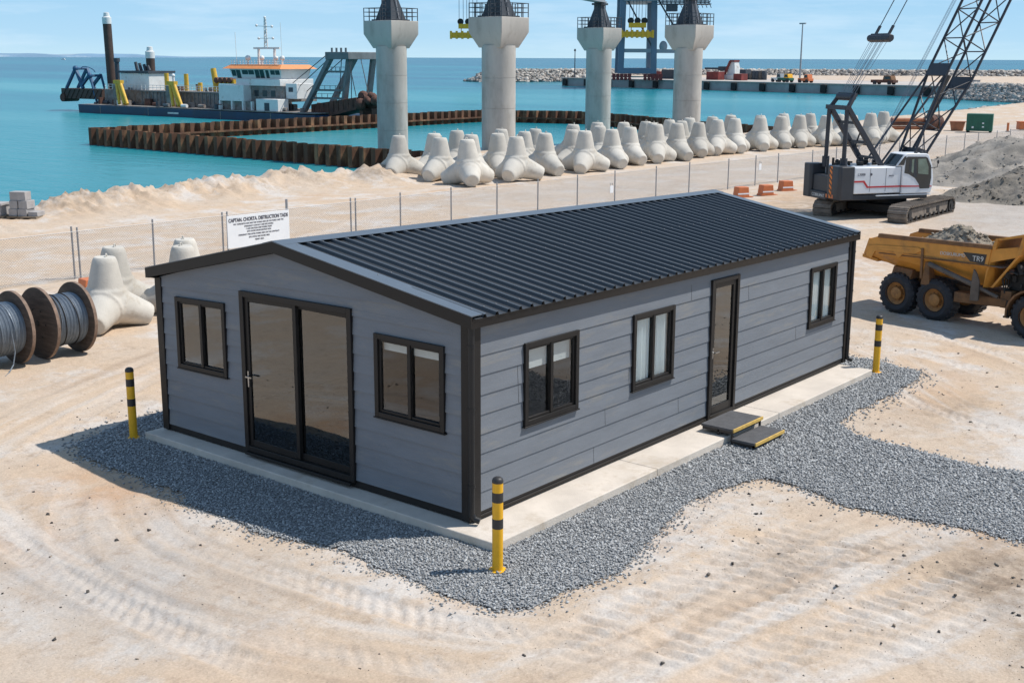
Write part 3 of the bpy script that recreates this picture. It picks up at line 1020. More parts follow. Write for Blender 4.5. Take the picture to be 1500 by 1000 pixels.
def boards(face, holes, gable):
    mb_ = MB()
    zs = [.12+.255*k for k in range(14)]
    top = 3.1 if gable else 2.56
    for za, zb in zip(zs, zs[1:]):
        if za >= top: break
        zb2 = min(zb, top)
        cuts = sorted({za, zb2, *[h[2] for h in holes if za < h[2] < zb2], *[h[3] for h in holes if za < h[3] < zb2], *([2.55] if gable and za < 2.55 < zb2 else [])})
        for z0, z1 in zip(cuts, cuts[1:]):
            a0, b0 = (WY0, WY1) if gable else (WX0, WX1)
            sp = [(a0, b0)]
            for h in holes:
                if h[2] <= z0+1e-6 and h[3] >= z1-1e-6:
                    n_s = []
                    for s0, s1 in sp:
                        if h[0] > s0: n_s.append((s0, min(s1, h[0])))
                        if h[1] < s1: n_s.append((max(s0, h[1]), s1))
                    sp = [x_ for x_ in n_s if x_[1]-x_[0] > 1e-4]
            def off(z):
                return .004+(.018 if gable else .013)*(zb-z)/(zb-za)
            for s0, s1 in sp:
                e0, e1 = (s0, s1), (s0, s1)
                if gable:
                    l0, l1 = rl(z0, 0), rl(z1, 0)
                    e0 = (max(s0, l0[0]), min(s1, l0[1]))
                    e1 = (max(s0, l1[0]), min(s1, l1[1]))
                    if e0[1]-e0[0] < .02: continue
                    if e1[1]-e1[0] < .01: e1 = ((e0[0]+e0[1])/2-.005, (e0[0]+e0[1])/2+.005)
                vs = []
                for (p, q_), z, d in ((e0, z0, off(z0)), (e1, z1, off(z1))):
                    vs += [(p, -.06, z), (q_, -.06, z), (q_, d, z), (p, d, z)]
                if face == 'front': vs = [(WX0-d, u, z) for u, d, z in vs]
                elif face == 'side': vs = [(u, WY0-d, z) for u, d, z in vs]
                elif face == 'back': vs = [(WX1+d, u, z) for u, d, z in vs]
                else: vs = [(u, WY1+d, z) for u, d, z in vs]
                mb_.hexa(vs)
    return mb_


hb(boards('front', FH, True), 'front_wall', M['clad'], smooth=False)
hb(boards('side', SH_, False), 'side_wall', M['clad'], smooth=False)
hb(boards('back', [], True), 'rear_wall', M['clad'], smooth=False)
hb(boards('far', [], False), 'side_wall', M['clad'], smooth=False)

# butt joints between board lengths
JR = random.Random(11)


def roof_z_(x, t):
    return 2.672+(3.235-2.672)*t+.042


mb = MB()
for k in range(9):
    z0 = .12+.255*k
    z1 = min(z0+.255, 2.5)
    for u in [JR.uniform(.6, 5.4), JR.uniform(7.0, 10.9)]:
        if any(h[0]-.05 < u < h[1]+.05 and h[2]-.1 < z1 and h[3]+.1 > z0 for h in SH_): continue
        mb.hexa([(u, WY0-.0195, z0+.004), (u+.004, WY0-.0195, z0+.004), (u+.004, WY0, z0+.004), (u, WY0, z0+.004), (u, WY0-.0055, z1-.002), (u+.004, WY0-.0055, z1-.002), (u+.004, WY0, z1-.002), (u, WY0, z1-.002)])
        break
hb(mb, 'board_joints', M['trim'], smooth=False)['kind'] = 'stuff'
# rows of roof screws along two purlin lines
mb = MB()
for t_ in (.06, .5, .93):
    for k in range(47):
        x = .05+.232*k+.172
        z = roof_z_(x, t_)
        y = yr(x)*t_-.035*(1-t_)
        mb.box((x-.009, y-.009, z), (x+.009, y+.009, z+.007))
hb(mb, 'roof_screws', M['steel'], smooth=False)['kind'] = 'stuff'

# room inside: floor, ceiling and a partition seen dimly through the glazing
mb = MB()
mb.box((WX0+.1, WY0+.1, .06), (WX1-.1, WY1-.1, .10))
mb.box((WX0+.1, WY0+.1, 2.50), (WX1-.1, WY1-.1, 2.53))
mb.box((4.9, WY0+.1, .1), (4.98, WY1-.1, 2.5))
hb(mb, 'room_lining', M['inside'], smooth=False)

# skirt frame
mb = MB()
mb.box((WX0-.012, WY0-.0, .015), (WX0+.08, WY1, .122))
mb.box((WX0+.08, WY0-.012, .015), (WX1, WY0+.08, .122))
mb.box((WX0+.08, WY0-.03, .045), (WX1-.3, WY0-.012, .075))
mb.box((WX1-.08, WY0+.08, .015), (WX1+.01, WY1, .122))
mb.box((WX0+.08, WY1-.08, .015), (WX1-.08, WY1+.01, .122))
for x in np.arange(.6, 11, 1.5):
    for y in (.5, 3.3, 6.1):
        mb.box((x, y, 0.001), (x+.2, y+.2, .06))
hb(mb, 'base_skirt', M['trim'], bev=.004)

# corner trims
for a, b in (((WX0-.036, WY0-.005, .02), (WX0-.0, WY0+.13, 2.56)), ((WX0+.02, WY0-.036, .02), (WX0+.15, WY0, 2.56)),
             ((WX0-.036, WY1-.12, .02), (WX0, WY1+.03, 2.56)), ((WX1-.10, WY0-.036, .02), (WX1+.03, WY0, 2.56)),
             ((WX1, WY0, .02), (WX1+.036, WY0+.1, 2.56)), ((WX1, WY1-.1, .02), (WX1+.036, WY1+.03, 2.56))):
    mb = MB()
    mb.box(a, b)
    hb(mb, 'corner_trim', M['trim'], bev=.004)
# downpipes
for (x, y, dx) in ((WX0-.035, WY0-.04, .05), (WX1+.04, WY0-.045, .06)):
    mb = MB()
    mb.cone((x, y, .12), (x, y, 2.56), .04, .04, 14)
    mb.tube([(x, y, .14), (x+.3*dx, y-.02, .085), (x+dx, y-.09, .06)], .042, 14)
    for z in (.5, 1.5, 2.3):
        mb.cone((x, y, z), (x, y, z+.03), .047, .047, 14)
    hb(mb, 'downpipe', M['gap'])

# roof sheeting (ribbed)
def roof_z(x, t):
    return 2.672+(3.235-2.672)*t


def slope(side):
    xs, hs = [], []
    pitch = .232
    k = int((HL-.1)/pitch)
    x = .05
    for i in range(k):
        for dx, h in ((0, 0), (.135, 0), (.152, .042), (.192, .042), (.209, 0)):
            xs.append(x+dx)
            hs.append(h)
        x += pitch
    xs.append(HL-.05)
    hs.append(0)
    V, Fq = [], []
    for x, h in zip(xs, hs):
        for t in (0, 1):
            ya = yr(x)
            y = ya*t-.035*(1-t) if side == 0 else HW+.035*(1-t)-(HW-ya)*t
            V.append((x, y, roof_z(x, t)+h))
    for x, h in zip(xs, hs):
        for t in (0, 1):
            ya = yr(x)
            y = ya*t-.03*(1-t) if side == 0 else HW+.03*(1-t)-(HW-ya)*t
            V.append((x, y, roof_z(x, t)+h-.006))
    n = len(xs)
    for i in range(n-1):
        q_ = (2*i, 2*i+2, 2*i+3, 2*i+1)
        if side: q_ = q_[::-1]
        Fq.append(q_)
        Fq.append(tuple(j+2*n for j in q_[::-1]))
        Fq.append((2*i, 2*i+2*n, 2*i+2+2*n, 2*i+2))
    m_ = MB()
    m_.add(V, Fq)
    return m_


for sd_ in (0, 1):
    hb(slope(sd_), 'roof_sheeting', M['roof'], smooth=False)
# ridge cap
def strip(P0, P1, th=.004):
    """closed sheet between two polylines"""
    n = len(P0)
    V = list(P0)+list(P1)+[(a, b, c-th) for a, b, c in P0]+[(a, b, c-th) for a, b, c in P1]
    Fq = []
    for i in range(n-1):
        Fq += [(i, i+1, n+i+1, n+i), (2*n+i, 3*n+i, 3*n+i+1, 2*n+i+1), (i, 2*n+i, 2*n+i+1, i+1), (n+i, n+i+1, 3*n+i+1, 3*n+i)]
    Fq += [(0, n, 3*n, 2*n), (n-1, 3*n-1, 4*n-1, 2*n-1)]
    return MB().add(V, Fq)


RS = .563
kx = np.linspace(.0, HL, 8)
mb = strip([(x, yr(x)-.20, 3.283-.2*RS/3.6) for x in kx], [(x, yr(x), 3.287) for x in kx])
m2 = strip([(x, yr(x), 3.287) for x in kx], [(x, yr(x)+.20, 3.283-.2*RS/3.0) for x in kx])
mb.add(m2.v, m2.f)
hb(mb, 'ridge_cap', M['cap'])
# barge cappings (flat flashing) and fascia boards of both gables
for (x0, x1, xf0, xf1) in ((-.005, .27, -.006, .016), (HL-.2, HL+.005, HL-.016, HL+.006)):
    ym = yr((x0+x1)/2)
    mb = MB()
    for (ya, za, yb, zb) in ((-.012, 2.716, ym, 3.281), (ym, 3.281, HW+.012, 2.716)):
        mb.add([(x0, ya, za), (x1, ya, za), (x1, yb, zb), (x0, yb, zb), (x0, ya, za-.012), (x1, ya, za-.012), (x1, yb, zb-.012), (x0, yb, zb-.012)],
               [(0, 1, 2, 3), (4, 7, 6, 5), (0, 4, 5, 1), (3, 2, 6, 7), (1, 5, 6, 2), (0, 3, 7, 4)])
    hb(mb, 'barge_capping', M['cap'])
    mb = MB()
    for (ya, za, yb, zb) in ((-.012, 2.702, ym, 3.267), (ym, 3.267, HW+.012, 2.702)):
        mb.add([(xf0, ya, za), (xf1, ya, za), (xf1, yb, zb), (xf0, yb, zb), (xf0, ya, za-.15), (xf1, ya, za-.15), (xf1, yb, zb-.15), (xf0, yb, zb-.15)],
               [(0, 1, 2, 3), (4, 7, 6, 5), (0, 4, 5, 1), (3, 2, 6, 7), (1, 5, 6, 2), (0, 3, 7, 4)])
        s0, s1 = (xf1, WX0+.0) if xf0 < 1 else (WX1, xf0)
        mb.add([(s0, ya+.001, za-.135), (s1, ya+.001, za-.135), (s1, yb, zb-.135), (s0, yb, zb-.135), (s0, ya+.001, za-.149), (s1, ya+.001, za-.149), (s1, yb, zb-.149), (s0, yb, zb-.149)],
               [(0, 1, 2, 3), (4, 7, 6, 5), (0, 4, 5, 1), (3, 2, 6, 7), (1, 5, 6, 2), (0, 3, 7, 4)])
    hb(mb, 'barge_board', M['trim'])
# gutters with stepped profile
for sgn, y0 in ((-1, 0), (1, HW)):
    mb = MB()
    prof = [(0, 2.552), (.055, 2.552), (.062, 2.575), (.062, 2.64), (.068, 2.652), (.068, 2.672), (.060, 2.672), (.052, 2.655), (0, 2.655)]
    mb.prism([(y0+sgn*(d_-.05), z) for d_, z in (prof if sgn < 0 else prof[::-1])], .018, HL-.018, ax='x')
    mb.box((.02, min(y0-sgn*.05, y0-sgn*.17), 2.556), (HL-.02, max(y0-sgn*.05, y0-sgn*.17), 2.57))
    hb(mb, 'gutter', M['trim'])


# ---- windows and doors
def uv(face, u, d, z):
    return (WX0-d, u, z) if face == 'front' else (u, WY0-d, z)


def fbox(mb_, face, u0, u1, d0, d1, z0, z1):
    vs = [uv(face, u, d, z) for z in (z0, z1) for u, d in ((u0, d0), (u1, d0), (u1, d1), (u0, d1))]
    return mb_.hexa(vs)


def ring(mb_, face, u0, u1, z0, z1, w, d0, d1, wb=None):
    wb = wb or w
    fbox(mb_, face, u0, u0+w, d0, d1, z0, z1)
    fbox(mb_, face, u1-w, u1, d0, d1, z0, z1)
    fbox(mb_, face, u0+w, u1-w, d0, d1, z1-w, z1)
    fbox(mb_, face, u0+w, u1-w, d0, d1, z0, z0+wb)


def curtain(face, u0, u1, z0, z1, d, folds, parent, name='curtain'):
    n = max(8, int(folds*8))
    V, Fq = [], []
    for i in range(n+1):
        u = u0+(u1-u0)*i/n
        dd = d-.022*math.sin(i/n*folds*2*math.pi)-.008*math.sin(i*1.7)
        V += [uv(face, u, dd, z0), uv(face, u, dd, z1)]
    for i in range(n):
        Fq.append((2*i, 2*i+2, 2*i+3, 2*i+1))
    m_ = MB()
    m_.add(V, Fq)
    k = len(m_.v)
    m_.v += [tuple(a+.004 if (face == 'front') == (j == 0) and j < 2 else a for j, a in enumerate(v)) for v in m_.v]
    m_.f += [tuple(i+k for i in f[::-1]) for f in m_.f[:k]]
    return hb(m_, name, M['curtain'], parent)


def window(face, h, label, blind=None, cur=None):
    u0, u1, z0, z1 = h
    m_ = MB()
    ring(m_, face, u0-.012, u1+.012, z0-.012, z1+.012, .07, -.05, .05)
    ring(m_, face, u0+.058, u1-.058, z0+.058, z1-.058, .035, -.045, .022)
    um = (u0+u1)/2
    fbox(m_, face, um-.028, um+.028, -.04, .034, z0+.06, z1-.06)
    fbox(m_, face, u0-.03, u1+.03, .0, .062, z0-.03, z0-.012)
    w_ = hb(m_, 'window', M['trim'], bev=.004)
    w_['label'] = label
    for a, b, d in ((u0+.09, um-.02, -.012), (um+.02, u1-.09, -.0)):
        g = MB()
        fbox(g, face, a, b, d-.006, d, z0+.09, z1-.09)
        hb(g, 'pane', M['glassclear'] if cur else (M['glassmid'] if blind else M['glass']), w_, smooth=False)
    if blind:
        g = MB()
        fbox(g, face, u0+.07, u1-.07, -.056, -.050, z1-.07-blind, z1-.06)
        hb(g, 'blind', M['curtain'], w_)
    if cur:
        for a, b in cur:
            curtain(face, a, b, z0+.03, z1-.02, -.055, (b-a)/.11, w_)
    return w_


window('front', FH[0], 'gable window left of the glass doors')
window('front', FH[2], 'gable window right of the glass doors with a part drawn blind', blind=.14)
window('side', SH_[0], 'long wall window nearest the corner with a part drawn blind', blind=.30)
window('side', SH_[1], 'long wall window with drawn white curtains beside the door', cur=[(3.72, 4.3), (4.34, 4.78)])
window('side', SH_[3], 'far long wall window with white curtains', cur=[(9.48, 10.0), (10.05, 10.5)])

# sliding glass doors in the gable
u0, u1, z0, z1 = FH[1]
mb = MB()
ring(mb, 'front', u0-.015, u1+.015, z0-.015, z1+.012, .085, -.06, .055)
fbox(mb, 'front', u0+.03, u1-.03, .0, .10, z0-.06, z0-.02)
dr = hb(mb, 'sliding_door', M['trim'], bev=.005)
um = (u0+u1)/2
for a, b, d in ((um-.03, u1-.075, .012), (u0+.075, um+.045, -.03)):
    s_ = MB()
    ring(s_, 'front', a, b, z0+.07, z1-.075, .07, d-.035, d+.015, wb=.10)
    hb(s_, 'door_sash', M['trim'], dr, bev=.004)
    g = MB()
    fbox(g, 'front', a+.07, b-.07, d-.012, d-.004, z0+.17, z1-.145)
    hb(g, 'pane', M['glass'], dr, smooth=False)
mb = MB()
fbox(mb, 'front', u1-.125, u1-.10, .03, .045, 1.08, 1.32)
mb.cone(uv('front', u1-.112, .04, 1.24), uv('front', u1-.112, .085, 1.24), .012, .012, 8)
fbox(mb, 'front', u1-.235, u1-.10, .075, .092, 1.23, 1.25)
hb(mb, 'handle', M['chrome'], dr)

# narrow glazed door in the long wall
u0, u1, z0, z1 = SH_[2]
mb = MB()
ring(mb, 'side', u0-.012, u1+.012, z0-.01, z1+.012, .07, -.06, .05)
dr = hb(mb, 'side_door', M['trim'], bev=.005)
mb = MB()
ring(mb, 'side', u0+.062, u1-.062, z0+.055, z1-.062, .085, -.04, .02, wb=.14)
hb(mb, 'door_leaf', M['trim'], dr, bev=.004)
g = MB()
fbox(g, 'side', u0+.145, u1-.145, -.012, -.004, z0+.19, z1-.145)
hb(g, 'pane', M['glass'], dr, smooth=False)
mb = MB()
fbox(mb, 'side', u0+.085, u0+.11, .02, .032, 1.08, 1.26)
mb.cone(uv('side', u0+.097, .03, 1.18), uv('side', u0+.097, .075, 1.18), .011, .011, 8)
fbox(mb, 'side', u0+.09, u0+.22, .065, .082, 1.17, 1.19)
hb(mb, 'handle', M['chrome'], dr)

# ------------------------------------------------------------------ steps at the side door
st = thing('entry_step', 'two tier dark entry steps with yellow nosings at the side door', 'steps', (5.9, -.4, G))
mb = MB()
mb.box((-.46, -.25, .235), (.50, .315, .275))
mb.build('upper_tread', M['step'], st, bev=.005)
mb = MB()
mb.box((-.48, -.65, .095), (.47, -.245, .135))
mb.build('lower_tread', M['step'], st, bev=.005)
for (a, b) in (((-.46, -.272, .225), (.50, -.2505, .280)), ((-.48, -.672, .085), (.47, -.6505, .140))):
    mb = MB()
    mb.box(a, b)
    mb.build('nosing', M['nosing'], st, bev=.004)
mb = MB()
for x in (-.44, .46):
    mb.box((x, -.24, .0), (x+.03, -.21, .233))
    mb.box((x, .0, .14), (x+.03, .03, .233))
    mb.box((x, -.62, 0), (x+.03, -.59, .093))
    mb.box((x, -.62, .05), (x+.03, -.24, .09))
    mb.box((x, -.208, .19), (x+.03, .30, .232))
mb.box((-.41, -.23, .18), (.46, -.2, .22))
mb.build('step_frame', M['black'], st)

# ------------------------------------------------------------------ bollards
def bollard(x, y, h, label, lean):
    t = thing('bollard', label, 'bollard', (x, y, G+.022), 0, 'yellow and black bollards round the cabin')
    t.rotation_euler = (lean[0], lean[1], RNG.random()*3)
    R_ = .064
    segs = [(0, .47, 'y'), (.47, .575, 'k'), (.575, .755, 'y'), (.755, .86, 'k'), (.86, .965, 'y')]
    m_ = MB()
    m_.cone((0, 0, 0), (0, 0, .968*h), R_, R_, 28)
    m_.build('post', M['yellow'], t)
    for a, b, k in segs:
        if k == 'k':
            m_ = MB()
            m_.lathe([(R_+.0015, a*h), (R_+.0015, b*h), (R_-.01, b*h), (R_-.01, a*h)], n=28, close=True)
            m_.build('band', M['black'], t)
    m_ = MB()
    m_.lathe([(R_+.003, .962*h), (R_+.003, .985*h), (R_*.9, 1.005*h), (R_*.6, 1.018*h), (.01, 1.022*h)], n=28)
    m_.build('cap', M['black'], t)
    m_ = MB()
    m_.lathe([(.105, 0), (.105, .012), (R_+.004, .016)], n=28)
    m_.build('base_plate', M['yellow'], t)


bollard(-.574, -.90, 1.13, 'yellow and black bollard standing in front of the near cabin corner', (0, 0))
bollard(-.262, 6.83, 1.12, 'yellow and black bollard in shade left of the glass door gable', (0, 0))
bollard(11.29, -.50, 1.10, 'yellow and black bollard at the far slab corner by the dump truck', (0, 0))
# ------------------------------------------------------------------ tetrapods
def tetra_mesh():
    c = Vector((0, 0, 0))
    mb_ = MB()
    dirs = [Vector((0, 0, 1))]
    for k in range(3):
        a = 2*math.pi*k/3
        dirs.append(Vector((math.cos(a)*.943, math.sin(a)*.943, -.333)))
    for d in dirs:
        mb_.cone(tuple(d*-.12), tuple(d*.42), .60, .575, 40)
        mb_.cone(tuple(d*.0), tuple(d*1.25), .615, .352, 40)
        mb_.cone(tuple(d*1.24), tuple(d*1.36), .352, .30, 40)
    mb_.sphere((0, 0, 0), .62, 32, 16)
    me = bpy.data.meshes.new('t')
    me.from_pydata(mb_.v, [], mb_.f)
    o = bpy.data.objects.new('t', me)
    COL.objects.link(o)
    r = o.modifiers.new('r', 'REMESH')
    r.mode = 'VOXEL'
    r.voxel_size = .04
    sm_ = o.modifiers.new('s', 'SMOOTH')
    sm_.iterations = 2
    sm_.factor = .5
    dg = bpy.context.evaluated_depsgraph_get()
    m2_ = bpy.data.meshes.new_from_object(o.evaluated_get(dg))
    bpy.data.objects.remove(o)
    n = len(m2_.vertices)
    co = np.empty(n*3, np.float32)
    m2_.vertices.foreach_get('co', co)
    co = co.reshape(-1, 3)
    co[:, 2] -= co[:, 2].min()
    m2_.vertices.foreach_set('co', co.ravel())
    # lifting loop on the top leg
    lp = MB()
    zt = co[:, 2].max()
    lp.tube([(-.07, .05, zt-.03), (-.06, .05, zt+.06), (.0, .05, zt+.09), (.06, .05, zt+.06), (.07, .05, zt-.03)], .018, 6)
    bm = bmesh.new()
    bm.from_mesh(m2_)
    k_ = len(bm.verts)
    nv = [bm.verts.new(v) for v in lp.v]
    for f in lp.f:
        bm.faces.new([nv[i] for i in f])
    bm.to_mesh(m2_)
    bm.free()
    m2_.shade_smooth()
    m2_.materials.clear()
    m2_.materials.append(M['conc'])
    m2_.name = 'tetrapod'
    # lifting eye on top
    return m2_, co[:, 2].max()


TM, TH = tetra_mesh()


def tetrapod(x, y, label, rz, sc=1., group='concrete tetrapods along the shore', z=None):
    o = bpy.data.objects.new('tetrapod', TM)
    COL.objects.link(o)
    o.location = (x, y, (G-.02) if z is None else z)
    o.scale = (sc, sc, sc)
    o.rotation_euler = (rad(RNG.uniform(-2, 2)), rad(RNG.uniform(-2, 2)), rz)
    return tag(o, label, 'tetrapod', group)


TS = 2.16/TH
front_row = [(33.83, 34.12, 25), (34.0, 31.51, 15), (33.41, 29.1, 168), (36.56, 28.74, 20), (40.2, 29.81, 75), (42.62, 29.0, 26), (45.79, 29.39, 62), (48.19, 29.87, 70), (50.46, 29.59, 40), (52.64, 29.5, 66), (55.64, 29.84, 45), (57.97, 29.84, 30), (60.36, 29.92, 52), (62.9, 29.4, 40), (65.5, 29.3, 48), (67.5, 28.95, 38), (69.9, 28.15, 30), (71.6, 26.91, 52), (74.0, 26.6, 42), (76.6, 26.8, 25)]
back_row = [(35.88, 33.59, 100), (38.15, 33.99, 0), (36.24, 31.51, 60), (38.13, 31.17, 20), (41.81, 34.1, 90), (41.5, 32.2, 10), (43.63, 33.2, 50), (44.38, 31.1, 100), (47.11, 33.14, 30), (47.64, 31.51, 10), (50.01, 33.41, 80), (52.5, 33.14, 15), (54.83, 33.13, 60), (53.6, 31.8, 35), (57.41, 32.99, 100), (56.3, 31.4, 0), (59.19, 32.6, 20), (61.78, 32.49, 70), (64.48, 32.57, 90), (66.9, 31.6, 5), (69.6, 31.2, 50), (72.6, 30.6, 80), (73.6, 28.9, 0)]
for i, (x, y, a) in enumerate(front_row):
    wh = ['in the sunlit front row behind the fence', 'in the sunlit front row behind the crane mast'][i > 16]
    k = i if i < 17 else i-17
    tetrapod(x, y, f'smooth concrete tetrapod {wh}, {NTH[k]} from the left', rad(a+180), TS*RNG.uniform(.97, 1.03))
for i, (x, y, a) in enumerate(back_row):
    tetrapod(x, y, f'partly hidden concrete tetrapod of the rear row by the cofferdam, {NTH[i]} from the left', rad(a+200), TS*RNG.uniform(.95, 1.02))
TL = 1.6/TH
for x, y, a, lb in ((4.22, 14.42, 221, 'big weathered concrete tetrapod standing right beside the cable reels'), (4.99+.25, 15.31+.3, 215, 'grey tetrapod with a stained top right behind the one by the reels'),
                    (6.39, 14.47, 20, 'tetrapod whose rounded top shows over the left cabin eave'), (6.91+.2, 15.04+.3, 70, 'rearmost tetrapod top peeking out over the cabin gable slope')):
    t = tetrapod(x, y, lb, rad(a), TL, 'concrete tetrapods beside the cabin')

# ------------------------------------------------------------------ cable reels
def reel(x, y, label, tail=False):
    t = thing('cable_reel', label, 'cable reel', (x, y, G), 0, 'wooden reels of steel cable')
    R_, Lr = .715, .89
    for s0 in (0, Lr-.075):
        m_ = MB()
        m_.lathe([(R_, s0), (R_, s0+.075)], (0, 0, R_), (1, 0, 0), 56)
        for k in range(7):           # planks
            yy = -R_+.02+k*.2
        f = m_.build('flange', M['wood'], t, bev=.008)
        m_ = MB()
        m_.lathe([(R_+.006, s0+.004), (R_+.006, s0+.071), (R_-.03, s0+.071), (R_-.03, s0+.004)], (0, 0, R_), (1, 0, 0), 56, close=True)
        m_.build('flange_rim', M['woodrim'], f)
        for k in range(7):
            a, q_ = k*math.pi/3, (.3 if k else 0)
            m_ = MB()
            m_.cone((s0-.01, q_*math.cos(a), R_+q_*math.sin(a)), (s0+.085, q_*math.cos(a), R_+q_*math.sin(a)), .018 if k else .06, None, 12)
            m_.build('hub_bolt', M['dirtdark'], f)
    prof = []
    n = 30
    for k in range(n):               # turns of cable
        xa = .078+(Lr-.156)*k/n
        xb = .078+(Lr-.156)*(k+1)/n
        rr = .50+.012*math.sin(k*1.9)+(.012 if k in (4, 5, 6, 9) else 0)
        for q_ in (0, .2, .5, .8):
            prof.append((rr+.012*math.sin(math.pi*q_), xa+(xb-xa)*q_))
    prof.append((.50, Lr-.078))
    m_ = MB()
    m_.lathe(prof, (0, 0, R_), (1, 0, 0), 48)
    m_.build('cable_winding', M['cable'], t)
    for k, xx in enumerate((.20, .235, .36, .60)):
        m_ = MB()
        pts = []
        for q_ in range(49):
            a = 2*math.pi*q_/48
            pts.append((xx+.05*math.sin(a+k), .525*math.cos(a), R_+.525*math.sin(a)))
        m_.tube(pts, .011, 6)
        m_.build('loose_turn', M['dirtdark'] if not tail else M['cable'], t)
    if tail:
        m_ = MB()
        m_.tube([(.5, -.52, R_+.05), (.52, -.535, R_-.2), (.53, -.54, .35), (.45, -.58, .12), (.3, -.68, .015), (.1, -.9, .012)], .013, 8)
        m_.build('cable_end', M['cable'], t)
    return t


reel(1.68, 12.85, 'wooden reel of grey steel cable next to the big tetrapod')
reel(1.32-.89-.08, 12.88, 'wooden cable reel cut by the left picture edge with a loose cable end', True)

# ------------------------------------------------------------------ concrete blocks
def blk(x, y, z, w, d, h, rz, label):
    m_ = MB()
    m_.box((-w/2, -d/2, 0), (w/2, d/2, h))
    o = m_.build('concrete_block', M['block'], bev=.012, loc=(x, y, z))
    o.rotation_euler.z = rz
    return tag(o, label, 'block', 'concrete blocks by the shore')


def pallet(x, y, w, d, rz, label):
    t = thing('wooden_pallet', label, 'pallet', (x, y, G+.01), rz, 'pallets under the concrete blocks')
    m_ = MB()
    for k in range(5):
        m_.box((-w/2, -d/2+k*d/5+.01, .10), (w/2, -d/2+(k+1)*d/5-.01, .125))
    m_.box((-w/2, -d/2, .078), (w/2, d/2, .0995))
    m_.build('deck', M['pallet'], t)
    for k in range(3):
        m_ = MB()
        m_.box((-w/2+k*(w-.12)/2, -d/2, 0), (-w/2+k*(w-.12)/2+.12, d/2, .077))
        m_.build('runner', M['pallet'], t)


BR = rad(-62)
ux, uy = math.cos(BR), math.sin(BR)
bx, by = 12.95, 33.2
def bp_(a, b):
    return bx+ux*a-uy*b, by+uy*a+ux*b
bz = G+.135
x, y = bp_(.18, 0); pallet(x, y, 1.2, .75, BR, 'wooden pallet under the tall stack of concrete blocks')
x, y = bp_(-.22, 0); blk(x, y, bz, .34, .55, .26, BR, 'grey block in the bottom layer, left end of the tall stack')
x, y = bp_(.16, 0); blk(x, y, bz, .37, .55, .26, BR, 'grey block in the bottom layer, middle of the tall stack')
x, y = bp_(.57, 0); blk(x, y, bz, .38, .5, .17, BR, 'low grey slab block at the open right end of the pallet')
x, y = bp_(-.2, 0); blk(x, y, bz+.262, .31, .5, .30, BR+.05, 'grey block in the middle layer, left half of the stack')
x, y = bp_(.2, 0); blk(x, y, bz+.262, .36, .5, .30, BR-.04, 'grey block in the middle layer, right half of the stack')
x, y = bp_(-.03, 0); blk(x, y, bz+.564, .62, .42, .32, BR+.03, 'grey block topmost of the tall stack by the water')
x, y = bp_(-1.1, 0); pallet(x, y, 1.1, .75, BR, 'wooden pallet at the left picture edge under low blocks')
for k, a in enumerate((-1.45, -1.05, -.74)):
    x, y = bp_(a, 0)
    blk(x, y, bz, .32 if k < 2 else .1, .6, .36, BR, ['grey upright block at the left picture edge', 'dark faced block beside the left picture edge', 'narrow upright block on the left pallet end'][k])
x, y = bp_(-1.12, 0)
blk(x, y, bz+.362, .95, .65, .1, BR, 'flat concrete plank lying over the blocks at the left edge')

# ------------------------------------------------------------------ site fence
FA, FB = Vector((4.6, 20.45)), Vector((103., 15.55))
fd_ = (FB-FA)
FL = fd_.length
frz = math.atan2(fd_.y, fd_.x)
fence = thing('chain_link_fence', 'long chain link construction fence with grey posts across the sand', 'fence', (FA.x, FA.y, G), frz)
px_ = [0.1, 2.5, 2.67, 4.95, 7.3, 7.47, 9.7, 12.3, 12.5, 14.5, 16.95, 19.35, 21.65, 24.05, 26.5, 29.4, 31.9, 35.1, 37.5, 39.6, 43.0, 45.5, 48, 50.5, 53, 56.1, 59.4, 62.2, 64.3, 67.4, 69.7, 72.3, 75, 78, 81, 84, 87, 90, 93, 96, FL-.03]
for k, xx in enumerate(px_):
    m_ = MB()
    hgt = 1.42+(.17 if abs(xx-9.7) < .01 else 0)+RNG.uniform(-.02, .02)
    r_ = .026 if k not in (6,) else .04
    m_.cone((xx, 0, 0), (xx+RNG.uniform(-.015, .015), RNG.uniform(-.02, .02), hgt), r_, r_, 10)
    m_.build('post', M['steel'], fence)
m_ = MB()
m_.cone((.1, -.03, 1.3), (FL-.03, -.03, 1.3), .009, .009, 6)
m_.build('top_rail', M['steel'], fence)
m_ = MB()
m_.cone((.1, -.03, .08), (FL-.03, -.03, .08), .006, .006, 6)
m_.build('bottom_wire', M['steel'], fence)
m_ = MB()
m_.box((.1, -.0405, .06), (FL-.03, -.0395, 1.29))
m_.build('wire_mesh', M['mesh'], fence, smooth=False)


# ------------------------------------------------------------------ lettering
def text(body, size, m, parent, name, Mx, depth=.004, align='LEFT', sx=1., bold=0.):
    cu = bpy.data.curves.new('txt', 'FONT')
    cu.body = body
    cu.size = size
    cu.extrude = depth
    cu.offset = bold
    cu.align_x = align
    o = bpy.data.objects.new('txt', cu)
    COL.objects.link(o)
    dg = bpy.context.evaluated_depsgraph_get()
    dg.update()
    me = bpy.data.meshes.new_from_object(o.evaluated_get(dg))
    bpy.data.objects.remove(o)
    me.transform(Mx @ Matrix.Diagonal((sx, 1, 1, 1)))
    me.materials.clear()
    me.materials.append(m)
    o = bpy.data.objects.new(name, me)
    COL.objects.link(o)
    o.parent = parent
    return o


def face_m(o, xd, zd=(0, 0, 1)):
    """matrix for lettering: x along xd, up along zd"""
    xd, zd = Vector(xd).normalized(), Vector(zd).normalized()
    nd = xd.cross(zd)
    return Matrix(((xd.x, zd.x, nd.x, o[0]), (xd.y, zd.y, nd.y, o[1]), (xd.z, zd.z, nd.z, o[2]), (0, 0, 0, 1)))


